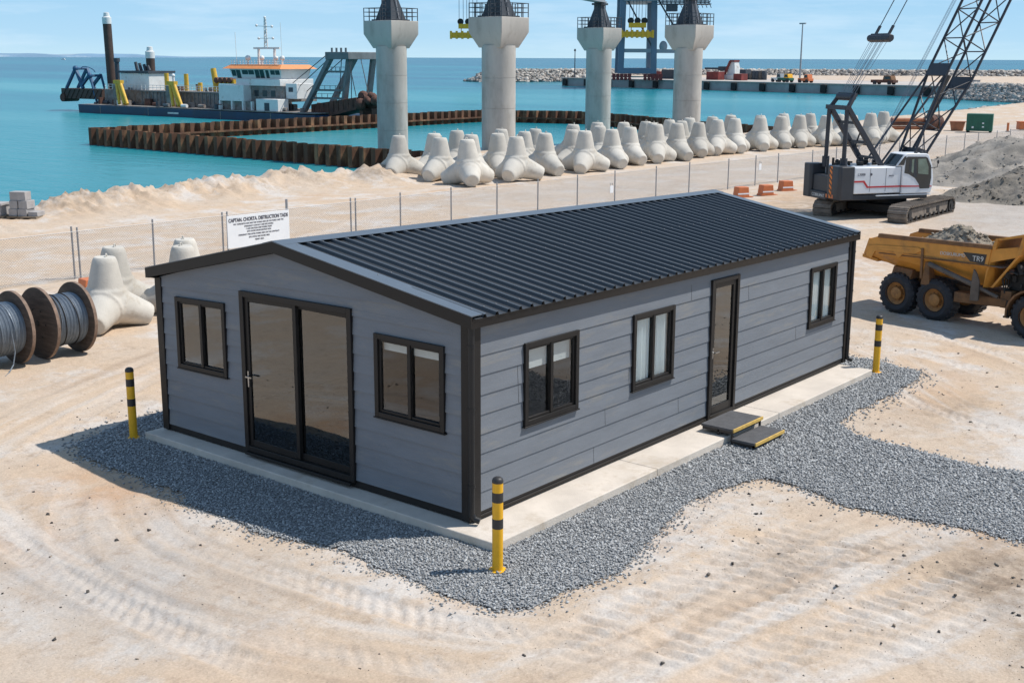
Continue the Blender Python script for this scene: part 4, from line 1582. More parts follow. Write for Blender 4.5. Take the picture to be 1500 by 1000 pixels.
sign = thing('site_sign', 'white construction notice board with dark heading on the fence posts', 'sign', (FA.x, FA.y, G), frz)
m_ = MB()
m_.box((7.42, -.08, .30), (9.72, -.05, 1.27))
m_.build('board', M['signw'], sign, bev=.004)
text('CAPTAN. CHORTA. DISTRUCTION TADS', .15, M['ink'], sign, 'heading', face_m((8.57, -.083, 1.08), (1, 0, 0)), align='CENTER', sx=.80, bold=.005)
for k, (w_, zz_, tx) in enumerate(((1., .985, 'WU  CONCRETE SHOE AND THE WORKS AREA OR THE PUBLIC AND THE'), (.7, .90, 'EMERGENCY CONTACT AND SITE WORKS'), (.62, .82, 'T AND DRUTION AND WORKS TRUST'), (.5, .74, 'RAW SHORE DRAIN DESTRUCTION'), (1., .65, 'EMERGENCY PRECASTRE WORKS AREA OR THE CONTRACT'), (.6, .56, 'SITE OFFICE AND SHORE AREA'), (.3, .47, 'PERMIT AREA'))):
    text(tx, .062, M['ink'], sign, 'small_print', face_m((8.57, -.083, zz_), (1, 0, 0)), align='CENTER', sx=.9)

# small plates hung on the fence
for xx, zz_, lb in ((26.1, .52, 'small white plate leaning at the fence foot behind the roof ridge'), (37.7, .72, 'small white notice hanging on the fence post above the orange barriers'), (73.2, .6, 'pale blue plate on the fence at the right picture edge')):
    t = thing('fence_plate', lb, 'notice', (FA.x+math.cos(frz)*xx, FA.y+math.sin(frz)*xx, G), frz)
    m_ = MB()
    m_.box((-.02, -.075, zz_), (.20, -.06, zz_+.30))
    m_.build('plate', M['signw'], t, bev=.01)
    m_ = MB()
    m_.tube([(.0, -.065, zz_+.3), (.02, -.05, zz_+.4), (.16, -.05, zz_+.4), (.18, -.065, zz_+.3)], .012, 6)
    m_.build('hanger', M['steel'], t)

# orange barriers at the fence feet
def barrier(x, y, rz, label, w=.36):
    t = thing('orange_barrier', label, 'barrier', (x, y, G), rz, 'orange plastic barriers at the fence')
    m_ = MB()
    m_.prism([(-w, 0), (w, 0), (w*.95, .06), (w*.82, .08), (w*.70, .46), (-w*.70, .46), (-w*.82, .08), (-w*.95, .06)], -.2, .2)
    m_.build('body', M['barrier'], t, bev=.02)
    m_ = MB()
    m_.box((-w*.79, -.206, .14), (w*.79, -.2005, .20))
    m_.box((-w*.79, .2005, .14), (w*.79, .206, .20))
    m_.build('reflective_band', M['signw'], t)
    m_ = MB()
    m_.prism([(w*.9, 0), (w*1.5, 0), (w*1.5, .03), (w*.9, .06)], -.16, .16)
    m_.build('foot', M['barrier'], t, bev=.008)


barrier(37.1, 16.6, -.5, 'orange barrier whose top shows just over the roof end')
barrier(38.6, 16.2, -.5, 'orange barrier with white band near the roof ridge end')
barrier(40.9, 16.4, -.5, 'orange barrier in full view left of the crane')
barrier(43.9, 16.3, -.45, 'orange barrier half hidden behind the crane counterweight', .34)
barrier(6.0, 17.9, -.1, 'orange barrier between the cable reels and the big tetrapod', .26)

# ------------------------------------------------------------------ stockpiles
def mound(name, cx, cy, rx, ry, h, seed, m, label, kind=None, rot=0, flat=.0, cat='stockpile', res=170, z0=G-.05, parent=None, rough=.5):
    g = np.linspace(-1.15, 1.15, res)
    A, B = np.meshgrid(g, g)
    r = np.hypot(A, B)+.24*(fbm(A*2+9, B*2+4, seed)-.5)
    z = h*np.clip(1-r, 0, 1-flat)/(1-flat)
    w_ = sstep(0, .25, z/h)
    z = z+h*rough*(fbm(A*5, B*5, seed+3, 6, .7)-.5)*w_
    # erosion gullies
    z -= h*.13*w_*np.abs(np.sin(np.arctan2(B, A)*9+3*fbm(A*3, B*3, seed+7)))*sstep(.2, .7, r)
    z = np.where(r > 1.0, -.08, z)
    ca, sa = math.cos(rot), math.sin(rot)
    xx, yy = A*rx, B*ry
    V = np.stack([cx+xx*ca-yy*sa, cy+xx*sa+yy*ca, z0+z], -1).reshape(-1, 3)
    i_ = np.arange(A.size).reshape(A.shape)
    Fm = np.stack([i_[:-1, :-1], i_[:-1, 1:], i_[1:, 1:], i_[1:, :-1]], -1).reshape(-1, 4)
    o = arr_mesh(name, V, Fm, m, parent)
    if label: tag(o, label, cat, kind=kind)
    if label:
        V2 = V[(z.ravel() > .06)]
        r3 = np.random.RandomState(seed)
        pk_ = V2[r3.choice(len(V2), 1800)]+np.column_stack([r3.randn(1800)*.06, r3.randn(1800)*.06, np.zeros(1800)])
        lm_ = stones('lumps', pk_, .035+.11*r3.rand(1800)**5, m)
        bm = bmesh.new()
        bm.from_mesh(o.data)
        bm.from_mesh(lm_.data)
        bm.to_mesh(o.data)
        bm.free()
        bpy.data.objects.remove(lm_)
    return o


mound('gravel_stockpile', 46.8, 5.6, 6.2, 3.3, 1.3, 3, M['stockdark'], 'grey gravel stockpile in front, right behind the crane cab', rot=-.75, flat=.42)
mound('gravel_stockpile', 55.5, 7.5, 11, 6, 2.05, 9, M['stock'], 'larger pale grey stockpile behind the front pile at the right edge', rot=-.9, flat=.35)
# ------------------------------------------------------------------ crawler crane
crane = thing('crawler_crane', 'white and charcoal crawler crane with dark lattice boom and muddy tracks', 'crane', (35.4, 9.35, G))
UA = rad(-33)
T3 = Matrix.Rotation(UA, 4, 'Z')


def track(yc):
    hw, hl, hr = .37, 2.45, .30
    path = []
    for k in range(9):
        a = math.pi/2+math.pi*k/8
        path.append((-hl+hr+hr*math.cos(a)-.0, hr+.01+hr*math.sin(a)))
    for k in range(9):
        a = -math.pi/2+math.pi*k/8
        path.append((hl-hr+hr*math.cos(a), hr+.01+hr*math.sin(a)))
    # even resample and lay shoes
    P = path+[path[0]]
    seg = [math.dist(a, b) for a, b in zip(P, P[1:])]
    tot = sum(seg)
    n = 60
    m_ = MB()
    for k in range(n):
        s_ = tot*k/n
        for (a, b, L_) in zip(P, P[1:], seg):
            if s_ <= L_: break
            s_ -= L_
        t_ = Vector((b[0]-a[0], 0, b[1]-a[1])).normalized()
        p = Vector((a[0]+(b[0]-a[0])*s_/L_, yc, a[1]+(b[1]-a[1])*s_/L_))
        nn = Vector((0, 1, 0)).cross(t_)
        Mx = Matrix(((t_.x, 0, nn.x, p.x), (t_.y, 1, nn.y, p.y), (t_.z, 0, nn.z, p.z), (0, 0, 0, 1)))
        w_ = tot/n*.46
        m_.box((-w_, -hw, -.028), (w_, hw, .028), Mx)
        m_.box((-w_*.4, -hw, -.05), (w_*.25, hw, .05), Mx)
    tr_ = m_.build('crawler_track', M['track'], crane, smooth=False)
    m_ = MB()
    m_.prism([(-hl+.28, .12), (hl-.28, .12), (hl-.2, .3), (hl-.45, .49), (-.2, .52), (-hl+.45, .49), (-hl+.2, .3)], yc-.27, yc+.27)
    m_.build('track_frame', M['track'], tr_, bev=.02)
    for xx in (-hl+.32, hl-.32):
        m_ = MB()
        m_.cone((xx, yc-.33, .31), (xx, yc+.33, .31), .24, .24, 20)
        m_.cone((xx, yc-.36, .31), (xx, yc+.36, .31), .10, .10, 14)
        m_.build('sprocket', M['dirtdark'], tr_)
    for k in range(9):
        xx = -hl+.65+k*.45
        m_ = MB()
        m_.cone((xx, yc-.31, .13), (xx, yc+.31, .13), .085, .085, 12)
        m_.build('roller', M['dirtdark'], tr_)
    for xx in (-.3, .7):
        m_ = MB()
        m_.box((xx, yc-.285, .22), (xx+.3, yc+.285, .40))
        m_.build('frame_opening', M['dirtdark'], tr_, bev=.02)


track(-1.45)
track(1.52)
m_ = MB()
m_.box((-1.0, -1.1, .22), (1.0, 1.15, .5))
m_.cone((0, 0, .5), (0, 0, .70), .75, .75, 28)
m_.build('undercarriage', M['dirtdark'], crane, bev=.03)

Z0 = -G        # local z offset: heights below are measured from the slab level


def up_(m_):
    m_.M = T3 @ Matrix.Translation((0, 0, Z0))
    return m_


def UB():
    return up_(MB())


m_ = UB()
m_.box((-2.4, -1.22, .60), (.95, 1.22, .80))
m_.build('slew_deck', M['crane_black'], crane, bev=.03)
m_ = UB()
m_.box((-1.35, -1.285, .735), (1.05, -1.225, .775))
m_.build('walkway', M['crane_white'], crane, bev=.005)
m_ = UB()
m_.prism([(-2.9, -1.30), (-2.35, -1.30), (-2.35, -.35), (-2.9, -.35), (-2.98, -.5), (-2.98, -1.18)], .62, 1.86, ax='z')
m_.build('counterweight', M['crane_black'], crane, bev=.03)
m_ = UB()
m_.prism([(-2.9, .72), (-2.35, .72), (-2.35, 1.30), (-2.9, 1.30), (-2.98, 1.2), (-2.98, .8)], .56, 1.84, ax='z')
m_.build('counterweight', M['crane_black'], crane, bev=.03)
m_ = UB()
m_.box((-2.86, -.345, .60), (-2.35, .715, 1.45))
m_.build('counterweight', M['crane_black'], crane, bev=.03)
m_ = UB()
m_.box((-2.955, -.345, .56), (-2.865, .715, .84))
m_.build('rear_beam', M['crane_black'], crane, bev=.02)
text('COBRUMAT', .17, M['letter'], crane, 'rear_lettering', T3 @ face_m((-2.958, .60, .64+Z0), (0, -1, 0)), sx=.95)
# hazard stripe down the counterweight corner
m_ = UB()
m_.box((-2.985, -.78, .66), (-2.981, -.62, 1.84))
hs = m_.build('hazard_stripe', M['haz'], crane)
m_ = UB()
for k in range(6):
    z = .70+k*.19
    m_.add([(-2.9865, -.78, z), (-2.9865, -.62, z+.12), (-2.9865, -.62, z+.20), (-2.9865, -.78, z+.08), (-2.9855, -.78, z), (-2.9855, -.62, z+.12), (-2.9855, -.62, z+.20), (-2.9855, -.78, z+.08)],
           [(0, 1, 2, 3), (4, 7, 6, 5), (0, 4, 5, 1), (1, 5, 6, 2), (2, 6, 7, 3), (3, 7, 4, 0)])
m_.build('stripe_bar', M['black'], hs)
for yy in (-.92, -.52):
    m_ = UB()
    m_.box((-2.99, yy, .66), (-2.979, yy+.11, .80))
    m_.build('tail_lamp', M['barrier'], crane, bev=.01)
# engine housing
m_ = UB()
m_.box((-2.34, -1.27, .84), (-.32, -.30, 1.82))
m_.build('engine_housing', M['crane_white'], crane, bev=.035)
m_ = UB()
m_.box((-2.34, .30, .84), (.1, 1.27, 1.76))
m_.build('engine_housing', M['crane_white'], crane, bev=.035)
m_ = UB()
m_.box((-2.34, -.29, .81), (.5, .29, 1.55))
m_.build('winch_bay', M['dirtdark'], crane, bev=.03)
for xx in (-1.66, -.98):
    m_ = UB()
    m_.box((xx, -1.2745, .92), (xx+.012, -1.2705, 1.78))
    m_.build('door_gap', M['crane_black'], crane)
# red stripe
m_ = UB()
m_.prism([(-2.33, 1.27), (-1.95, 1.27), (-1.78, 1.06), (-.34, 1.06), (-.34, 1.12), (-1.73, 1.12), (-1.90, 1.335), (-2.33, 1.335)], -1.277, -1.2715)
m_.build('red_stripe', M['crane_red'], crane)
text('L300B', .13, M['ink'], crane, 'lettering', T3 @ face_m((-2.2, -1.274, 1.52+Z0), (1, 0, 0)))
text('BINDO', .07, M['ink'], crane, 'lettering', T3 @ face_m((-.85, -1.274, 1.47+Z0), (1, 0, 0)))
m_ = UB()
m_.cone((-1.62, -1.277, 1.56), (-1.62, -1.27, 1.56), .055, .055, 6)
m_.build('emblem', M['ink'], crane)
# deck clutter
cl_ = random.Random(3)
for k in range(16):
    xx, yy = cl_.uniform(-2.2, -.2), cl_.uniform(-.9, .9)
    m_ = UB()
    if k % 3:
        m_.box((xx, yy, 1.6), (xx+cl_.uniform(.06, .22), yy+cl_.uniform(.06, .2), cl_.uniform(1.86, 1.98)))
    else:
        m_.cone((xx, yy, 1.5), (xx, yy, cl_.uniform(1.9, 2.05)), .05, .05, 10)
    m_.build('deck_fitting', M['dirtdark'], crane, bev=.008)
m_ = UB()
m_.cone((-2.6, .18, 1.45), (-2.6, .18, 2.05), .055, .05, 12)
m_.build('exhaust_stack', M['crane_black'], crane)
m_ = UB()
m_.cone((-1.5, -.27, 1.62), (-1.5, .27, 1.62), .24, .24, 22)
m_.cone((-.8, -.27, 1.62), (-.8, .27, 1.62), .22, .22, 22)
m_.build('winch_drum', M['cable'], crane)
# cab
cabp = [(-.28, .80), (1.02, .80), (1.10, 1.05), (1.10, 1.40), (1.02, 1.85), (.84, 2.24), (.74, 2.29), (-.08, 2.31), (-.22, 2.28), (-.56, 1.84), (-.30, 1.84)]
m_ = UB()
m_.prism(cabp, -1.30, -.36)
cab = m_.build('cab', M['crane_white'], crane, bev=.03)
m_ = UB()
m_.prism([(-.20, 1.58), (-.17, 2.14), (-.10, 2.19), (.70, 2.17), (.79, 2.12), (.96, 1.82), (1.0, 1.38), (.95, .98), (.52, .98), (.47, 1.15), (.28, 1.38), (.0, 1.53)], -1.309, -1.302)
m_.build('side_window', M['glassdark'], cab)
m_ = UB()
for q_ in ([(-.02, 1.62), (.0, 2.1), (.06, 2.1), (.10, 1.62)], [(.20, 1.42), (.20, 2.12), (.255, 2.12), (.36, 1.42)]):
    m_.prism(q_, -1.3135, -1.3095)
m_.build('window_bar', M['crane_black'], cab)
m_ = UB()
for q_ in ([(.10, 1.62), (.09, 2.08), (.19, 2.10), (.19, 1.56)], [(.40, 1.55), (.36, 2.10), (.70, 2.10), (.84, 1.80), (.86, 1.5)]):
    m_.prism(q_, -1.3125, -1.3095)
m_.build('clear_pane', mat('greenish_glazing', (.16, .21, .17), .2, var=.3, scale=3), cab)
m_ = UB()
m_.add([(1.035, -1.22, 1.83), (1.035, -.44, 1.83), (.85, -.44, 2.24), (.85, -1.22, 2.24), (1.025, -1.22, 1.82), (1.025, -.44, 1.82), (.84, -.44, 2.23), (.84, -1.22, 2.23)], [(0, 1, 2, 3), (4, 7, 6, 5), (0, 4, 5, 1), (1, 5, 6, 2), (2, 6, 7, 3), (3, 7, 4, 0)])
m_.box((1.102, -1.2, 1.1), (1.108, -.46, 1.75))
m_.build('windscreen', M['glassdark'], cab)
m_ = UB()
m_.add([(-.575, -1.22, 1.87), (-.575, -.44, 1.87), (-.255, -.44, 2.26), (-.255, -1.22, 2.26), (-.565, -1.22, 1.865), (-.565, -.44, 1.865), (-.245, -.44, 2.255), (-.245, -1.22, 2.255)], [(0, 1, 2, 3), (4, 7, 6, 5), (0, 4, 5, 1), (1, 5, 6, 2), (2, 6, 7, 3), (3, 7, 4, 0)])
m_.prism([(-.50, 1.88), (-.24, 2.20), (-.16, 2.20), (-.24, 1.88)], -1.308, -1.302)
m_.build('rear_window', M['glassdark'], cab)
m_ = UB()
m_.prism([(-.33, 1.06), (1.05, 1.04), (1.05, 1.075), (-.33, 1.12)], -1.307, -1.3015)
m_.build('red_stripe', M['crane_red'], cab)
m_ = UB()
m_.tube([(.98, -1.3, 1.75), (1.15, -1.42, 1.78), (1.16, -1.43, 1.95)], .012, 6)
m_.sphere((1.16, -1.44, 1.98), .06, 10, 6, (.5, 1, 1.3))
m_.build('mirror', M['crane_black'], cab)
for xx in (.3, .55, .7):
    m_ = UB()
    m_.box((xx, -1.2, 2.30), (xx+.1, -1.1, 2.37))
    m_.build('work_lamp', M['crane_black'], cab, bev=.01)
# gantry (A frame)
for yy in (-.62, .62):
    m_ = UB()
    m_.bar((-2.42, yy, 1.75), (-2.40, yy*.97, 4.0), .14, .14)
    m_.build('gantry_post', M['boom'], crane, bev=.015)
    m_ = UB()
    m_.cone((-2.42, yy, 1.72), (-2.42, yy, 2.12), .14, .14, 14)
    m_.build('post_cylinder', M['boom'], crane)
    m_ = UB()
    m_.bar((-2.36, yy*.97, 3.98), (-.72, yy, 1.75), .15, .18)
    m_.build('gantry_leg', M['boom'], crane, bev=.015)
    m_ = UB()
    m_.bar((-2.36, yy*.95, 3.98), (-2.02, yy*.8, 4.48), .12, .14)
    m_.build('gantry_head', M['boom'], crane, bev=.01)
for p0, p1, w_ in (((-2.4, -.75, 3.98), (-2.4, .75, 3.98), .16), ((-2.02, -.55, 4.45), (-2.02, .55, 4.45), .13), ((-1.95, -.6, 3.42), (-1.95, .6, 3.42), .10), ((-1.4, -.6, 2.68), (-1.4, .6, 2.68), .11), ((-1.75, -.6, 3.15), (-1.2, .6, 2.4), .05), ((-1.0, -.6, 2.1), (-1.0, .6, 2.1), .09)):
    m_ = UB()
    m_.bar(p0, p1, w_)
    m_.build('gantry_crossbeam', M['boom'], crane)
m_ = UB()
m_.cone((-2.1, -.5, 4.36), (-2.1, .5, 4.36), .13, .13, 16)
m_.build('gantry_sheave', M['boom'], crane)
# boom
e_ = rad(64)
bd = Vector((math.cos(e_), 0, math.sin(e_)))
bn = Vector((-math.sin(e_), 0, math.cos(e_)))
b0 = Vector((.55, 0, 1.25))


def bpt(s_, a, b):
    return b0+bd*s_+Vector((0, a, 0))+bn*b


def half(s_):
    return (.42+.17*min(1, s_/4.4), .12+.46*min(1, s_/4.4))


BL = 24.
st_ = [0, 1.1, 2.2, 3.3, 4.4]+[4.4+1.22*k for k in range(1, 16)]
for sa in (-1, 1):
    for sb in (-1, 1):
        m_ = UB()
        for s0, s1 in ((0, 4.4), (4.4, st_[-1])):
            h0, h1 = half(s0), half(s1)
            m_.cone(bpt(s0, sa*h0[0], sb*h0[1]), bpt(s1, sa*h1[0], sb*h1[1]), .052, .052, 10)
        m_.build('boom_chord', M['boom'], crane)
for fi in range(4):
    m_ = UB()
    for k, (s0, s1) in enumerate(zip(st_, st_[1:])):
        h0, h1 = half(s0), half(s1)
        c0 = [(-h0[0], -h0[1]), (h0[0], -h0[1]), (h0[0], h0[1]), (-h0[0], h0[1])]
        c1 = [(-h1[0], -h1[1]), (h1[0], -h1[1]), (h1[0], h1[1]), (-h1[0], h1[1])]
        a, b = fi, (fi+1) % 4
        m_.cone(bpt(s0, *(c0[a] if k % 2 else c0[b])), bpt(s1, *(c1[b] if k % 2 else c1[a])), .024, .024, 6)
        if k in (1, 4, 5, 9, 13):
            m_.cone(bpt(s1, *c1[a]), bpt(s1, *c1[b]), .024, .024, 6)
    m_.build('boom_lacing', M['boom'], crane)
m_ = UB()
for a in (-.42, .42):
    m_.prism([(.35, 1.02), (.85, 1.02), (1.42, 2.30), (.95, 2.45), (.50, 1.5)], a-.05, a+.05)
m_.prism([(.68, 1.75), (1.02, 2.42), (1.3, 2.3), (1.0, 1.65)], -.37, .37)
m_.build('boom_foot', M['boom'], crane)
m_ = UB()
for s0 in (4.05,):
    h = half(4.4)
    for b in (-1, 1):
        p = [bpt(s0, -h[0]-.03, b*(h[1]-.0)), bpt(s0, h[0]+.03, b*h[1]), bpt(s0+.5, h[0]+.03, b*h[1]), bpt(s0+.5, -h[0]-.03, b*h[1])]
        off_ = bn*.035
        m_.hexa([tuple(q_-off_) for q_ in p]+[tuple(q_+off_) for q_ in p])
m_.build('boom_splice', M['boom'], crane)
m_ = UB()
m_.add([tuple(bpt(4.3, .2, .1)), tuple(bpt(4.3, -.15, .1)), tuple(bpt(2.5, -.05, .1)), tuple(bpt(2.5, .1, .1)), tuple(bpt(4.3, .2, .02)), tuple(bpt(4.3, -.15, .02)), tuple(bpt(2.5, -.05, .02)), tuple(bpt(2.5, .1, .02))],
       [(0, 1, 2, 3), (4, 7, 6, 5), (0, 4, 5, 1), (1, 5, 6, 2), (2, 6, 7, 3), (3, 7, 4, 0)])
m_.build('hook_sheath', M['ram'], crane)
for yy in (-.5, .5):
    m_ = UB()
    m_.cone((-.75, yy, 1.85), tuple(bpt(4.2, yy*1.1, half(4.2)[1])), .04, .04, 10)
    m_.build('backstop', M['boom'], crane)
# bridle, pendants and reeving
bc = Vector((-.78, 0, 6.52))
pd = Vector((1.42, 0, 2.55)).normalized()
m_ = UB()
pn = Vector((-pd.z, 0, pd.x))
for w_ in (-.62,):
    m_.hexa([tuple(bc+Vector((0, a, 0))+pd*b+pn*c) for b in (-.13, .15) for a, c in ((-.66, -.1), (.66, -.1), (.60, .1), (-.60, .1))])
m_.cone((bc.x, -.7, bc.z), (bc.x, .7, bc.z), .13, .13, 16)
m_.build('bridle', M['boom'], crane, bev=.02)
for yy in (-.42, .42):
    m_ = UB()
    a = bc+Vector((0, yy, 0))+pd*.1
    m_.bar(tuple(a), tuple(a+pd*.42), .10, .07)
    m_.cone(tuple(a+pd*.4), tuple(a+pd*1.75), .018, .018, 8)
    m_.bar(tuple(a+pd*1.7), tuple(a+pd*2.1), .08, .06)
    m_.cone(tuple(a+pd*2.0), tuple(a+pd*17), .018, .018, 8)
    m_.build('pendant', M['boom'], crane)
m_ = UB()
for k, yy in enumerate((-.55, -.32, -.25, -.18, -.03, .04, .11, .30, .40, .55)):
    m_.cone((-2.1+.03*(k % 2), yy*.85, 4.4), tuple(bc+Vector((0, yy, 0))-pd*.1), .0085, .0085, 5)
m_.build('reeving_rope', M['cable'], crane)
m_ = UB()
for yy in (-.10, -.04, .05, .11):
    m_.cone((-.9, yy, 1.8), tuple(bpt(21, yy, .75)), .008, .008, 5)
m_.build('hoist_rope', M['cable'], crane)
m_ = UB()
h1 = half(st_[-1])
m_.hexa([tuple(bpt(s_, a, b)) for s_ in (st_[-1]-.02, st_[-1]+1.2) for a, b in ((-h1[0], -h1[1]), (h1[0], -h1[1]), (h1[0], h1[1]), (-h1[0], h1[1]))])
m_.build('boom_head', M['boom'], crane)

# ------------------------------------------------------------------ articulated dump truck
HDG = math.atan2(-.967, -.256)
truck = thing('dump_truck', 'worn yellow articulated dump truck loaded with grey rubble', 'dump truck', (17.1, 1.47, G), HDG)
# local x forward, y = -: near side is the truck's right => local y negative; far side +
# s (along) and z from the photograph, width to +y
TWD = 1.62


def TZ():
    return MB(Matrix.Translation((0, 0, -G)))


bed_s = [(-1.02, 1.20), (-.90, 1.54), (-.63, 1.64), (2.30, 1.71), (2.42, 1.36), (2.30, .84), (1.55, .68), (.50, .74), (-.10, .90), (-.72, 1.02)]
m_ = TZ()
# side skins as tapering plates: upper flare vertical, lower part slopes inwards
def side(yo, sg):
    def P(s_, z, d, th):
        return [(s_, yo+sg*d, z), (s_, yo+sg*(d+th), z)]
    top = [(-.90, 1.54), (-.63, 1.64), (2.36, 1.73)]
    mid = [(-1.02, 1.19), (-.63, 1.22), (2.30, 1.31)]
    low = [(-.70, 1.02), (-.2, .90), (2.28, .80)]
    V = []
    for row, d in ((top, 0), (mid, .0), (low, .32)):
        for s_, z in row:
            V += P(s_, z, d, .05)
    Fq = []
    for r_ in range(2):
        for c_ in range(2):
            a = (r_*3+c_)*2
            b = a+6
            Fq += [(a, a+2, b+2, b), (a+1, b+1, b+3, a+3)]
    Fq += [(0, 1, 3, 2), (2, 3, 5, 4), (12, 14, 15, 13), (14, 16, 17, 15), (0, 6, 7, 1), (6, 12, 13, 7), (4, 5, 11, 10), (10, 11, 17, 16)]
    m_.add(V, Fq)


side(0, 1)
side(TWD, -1)
m_.hexa([(-.95, .33, 1.0), (2.25, .33, .80), (2.25, TWD-.33, .80), (-.95, TWD-.33, 1.0), (-.95, .33, 1.05), (2.25, .33, .85), (2.25, TWD-.33, .85), (-.95, TWD-.33, 1.05)])
m_.hexa([(2.22, .02, .82), (2.32, .30, .80), (2.32, TWD-.30, .80), (2.22, TWD-.02, .82), (2.33, .02, 1.74), (2.43, .02, 1.74), (2.43, TWD-.02, 1.74), (2.33, TWD-.02, 1.74)])
tb = m_.build('dump_body', M['truck'], truck, smooth=False)
# rim rails
for yo in (-.02, TWD-.08):
    m_ = TZ()
    m_.hexa([(-.66, yo, 1.60), (2.38, yo, 1.69), (2.38, yo+.1, 1.69), (-.66, yo+.1, 1.60), (-.64, yo, 1.70), (2.38, yo, 1.78), (2.38, yo+.1, 1.78), (-.64, yo+.1, 1.70)])
    m_.build('rim_rail', M['truckbrown'], tb, bev=.012)
# tail lip
m_ = TZ()
m_.hexa([(-1.05, .0, 1.17), (-.90, .02, 1.12), (-.90, TWD-.02, 1.12), (-1.05, TWD, 1.17), (-.92, .0, 1.56), (-.84, .02, 1.54), (-.84, .12, 1.54), (-.92, .12, 1.56)])
m_.hexa([(-1.08, .0, 1.08), (-.70, .1, 1.0), (-.70, TWD-.1, 1.0), (-1.08, TWD, 1.08), (-1.08, .0, 1.16), (-.70, .1, 1.07), (-.70, TWD-.1, 1.07), (-1.08, TWD, 1.16)])
m_.build('tail_lip', M['truck'], tb, bev=.01)
# panel pressings on the side
m_ = TZ()
m_.prism([(-.92, 1.37), (-.72, 1.42), (.50, 1.50), (.62, 1.45), (.44, 1.35), (.10, 1.30), (-.02, 1.19), (-.15, 1.30), (-.70, 1.27), (-.80, 1.08), (-.95, 1.15)], -.028, -.001)
m_.prism([(-.70, 1.36), (.40, 1.44), (.34, 1.37), (.12, 1.33), (-.02, 1.24), (-.16, 1.33), (-.66, 1.30)], -.036, -.0285)
m_.build('side_pressing', M['truck'], tb, bev=.008)
m_ = TZ()
m_.hexa([(.60, -.035, .80), (.66, -.035, .80), (.66, .03, .80), (.60, .03, .80), (.585, -.035, 1.50), (.645, -.035, 1.50), (.645, .0, 1.50), (.585, .0, 1.50)])
m_.hexa([(-.6, -.02, 1.225), (2.30, -.02, 1.315), (2.30, .01, 1.315), (-.6, .01, 1.225), (-.6, -.02, 1.25), (2.30, -.02, 1.345), (2.30, .0, 1.345), (-.6, .0, 1.25)])
m_.hexa([(.62, -.01, .66), (.86, -.01, .66), (.86, .3, .66), (.62, .3, .66), (.72, -.015, 1.20), (.82, -.015, 1.20), (.82, .1, 1.20), (.72, .1, 1.20)])
m_.build('side_rib', M['truckbrown'], tb, bev=.01)
m_ = TZ()
m_.prism([(1.67, 1.545), (2.26, 1.56), (2.22, 1.335), (1.86, 1.36)], -.008, -.001)
m_.build('decal', M['decal'], tb)
ti = math.atan2(.03, 1.)
text('TR9', .165, M['letter'], tb, 'model_number', face_m((1.92, -.0135, 1.385-G), (1, 0, .03)))
text('DOSKURUMD', .105, M['letter'], tb, 'maker_lettering', face_m((1.08, -.0045, 1.415-G), (1, 0, .035)))
# headboard / spill guard
m_ = TZ()
m_.hexa([(2.36, .0, 1.70), (2.46, .0, 1.70), (2.46, TWD, 1.70), (2.36, TWD, 1.70), (2.44, .0, 1.93), (2.50, .0, 1.93), (2.50, TWD, 1.93), (2.44, TWD, 1.93)])
m_.hexa([(2.44, .02, 1.88), (3.12, .02, 2.05), (3.12, TWD-.02, 2.05), (2.44, TWD-.02, 1.88), (2.44, .02, 1.93), (3.12, .02, 2.11), (3.12, TWD-.02, 2.11), (2.44, TWD-.02, 1.93)])
m_.hexa([(2.36, .02, 1.40), (3.02, .10, 1.60), (3.02, .16, 1.60), (2.36, .08, 1.40), (2.40, .02, 1.70), (3.06, .10, 1.82), (3.06, .16, 1.82), (2.40, .08, 1.70)])
m_.hexa([(2.95, .03, 1.62), (3.05, .03, 1.64), (3.05, TWD-.03, 1.64), (2.95, TWD-.03, 1.62), (3.06, .03, 2.04), (3.12, .03, 2.06), (3.12, TWD-.03, 2.06), (3.06, TWD-.03, 2.04)])
m_.hexa([(2.38, .06, .84), (2.44, .06, .84), (2.44, TWD-.06, .84), (2.38, TWD-.06, .84), (2.94, .10, 1.62), (3.0, .10, 1.62), (3.0, TWD-.10, 1.62), (2.94, TWD-.10, 1.62)])
m_.build('headboard', M['truck'], truck, smooth=False)
# hoist ram and guard
m_ = TZ()
m_.cone((.85, -.05, 1.17), (2.0, -.03, .86), .06, .06, 14)
m_.cone((1.95, -.03, .87), (2.62, .0, .66), .042, .042, 12)
m_.build('hoist_ram', M['ram'], truck)
m_ = TZ()
m_.prism([(2.03, 1.22), (2.12, 1.12), (2.19, .95), (2.20, .52), (1.99, .50), (1.99, .86)], -.10, -.05)
m_.build('mudguard', M['ram'], truck, bev=.01)
# chassis
m_ = TZ()
m_.hexa([(-.5, .45, .42), (2.9, .45, .46), (2.9, TWD-.45, .46), (-.5, TWD-.45, .42), (-.5, .45, .74), (2.9, .45, .66), (2.9, TWD-.45, .66), (-.5, TWD-.45, .74)])
m_.hexa([(1.5, .03, .38), (2.75, .1, .44), (2.75, .4, .44), (1.5, .4, .38), (1.5, .03, .62), (2.78, .1, .62), (2.78, .4, .62), (1.5, .4, .62)])
m_.hexa([(-.3, .1, .70), (.25, .1, .70), (.25, TWD-.1, .70), (-.3, TWD-.1, .70), (-.3, .2, .95), (.25, .2, .92), (.25, TWD-.2, .92), (-.3, TWD-.2, .95)])
m_.box((2.6, .12, .42), (2.86, TWD-.12, .80))
m_.build('chassis', M['truckbrown'], truck, bev=.015)
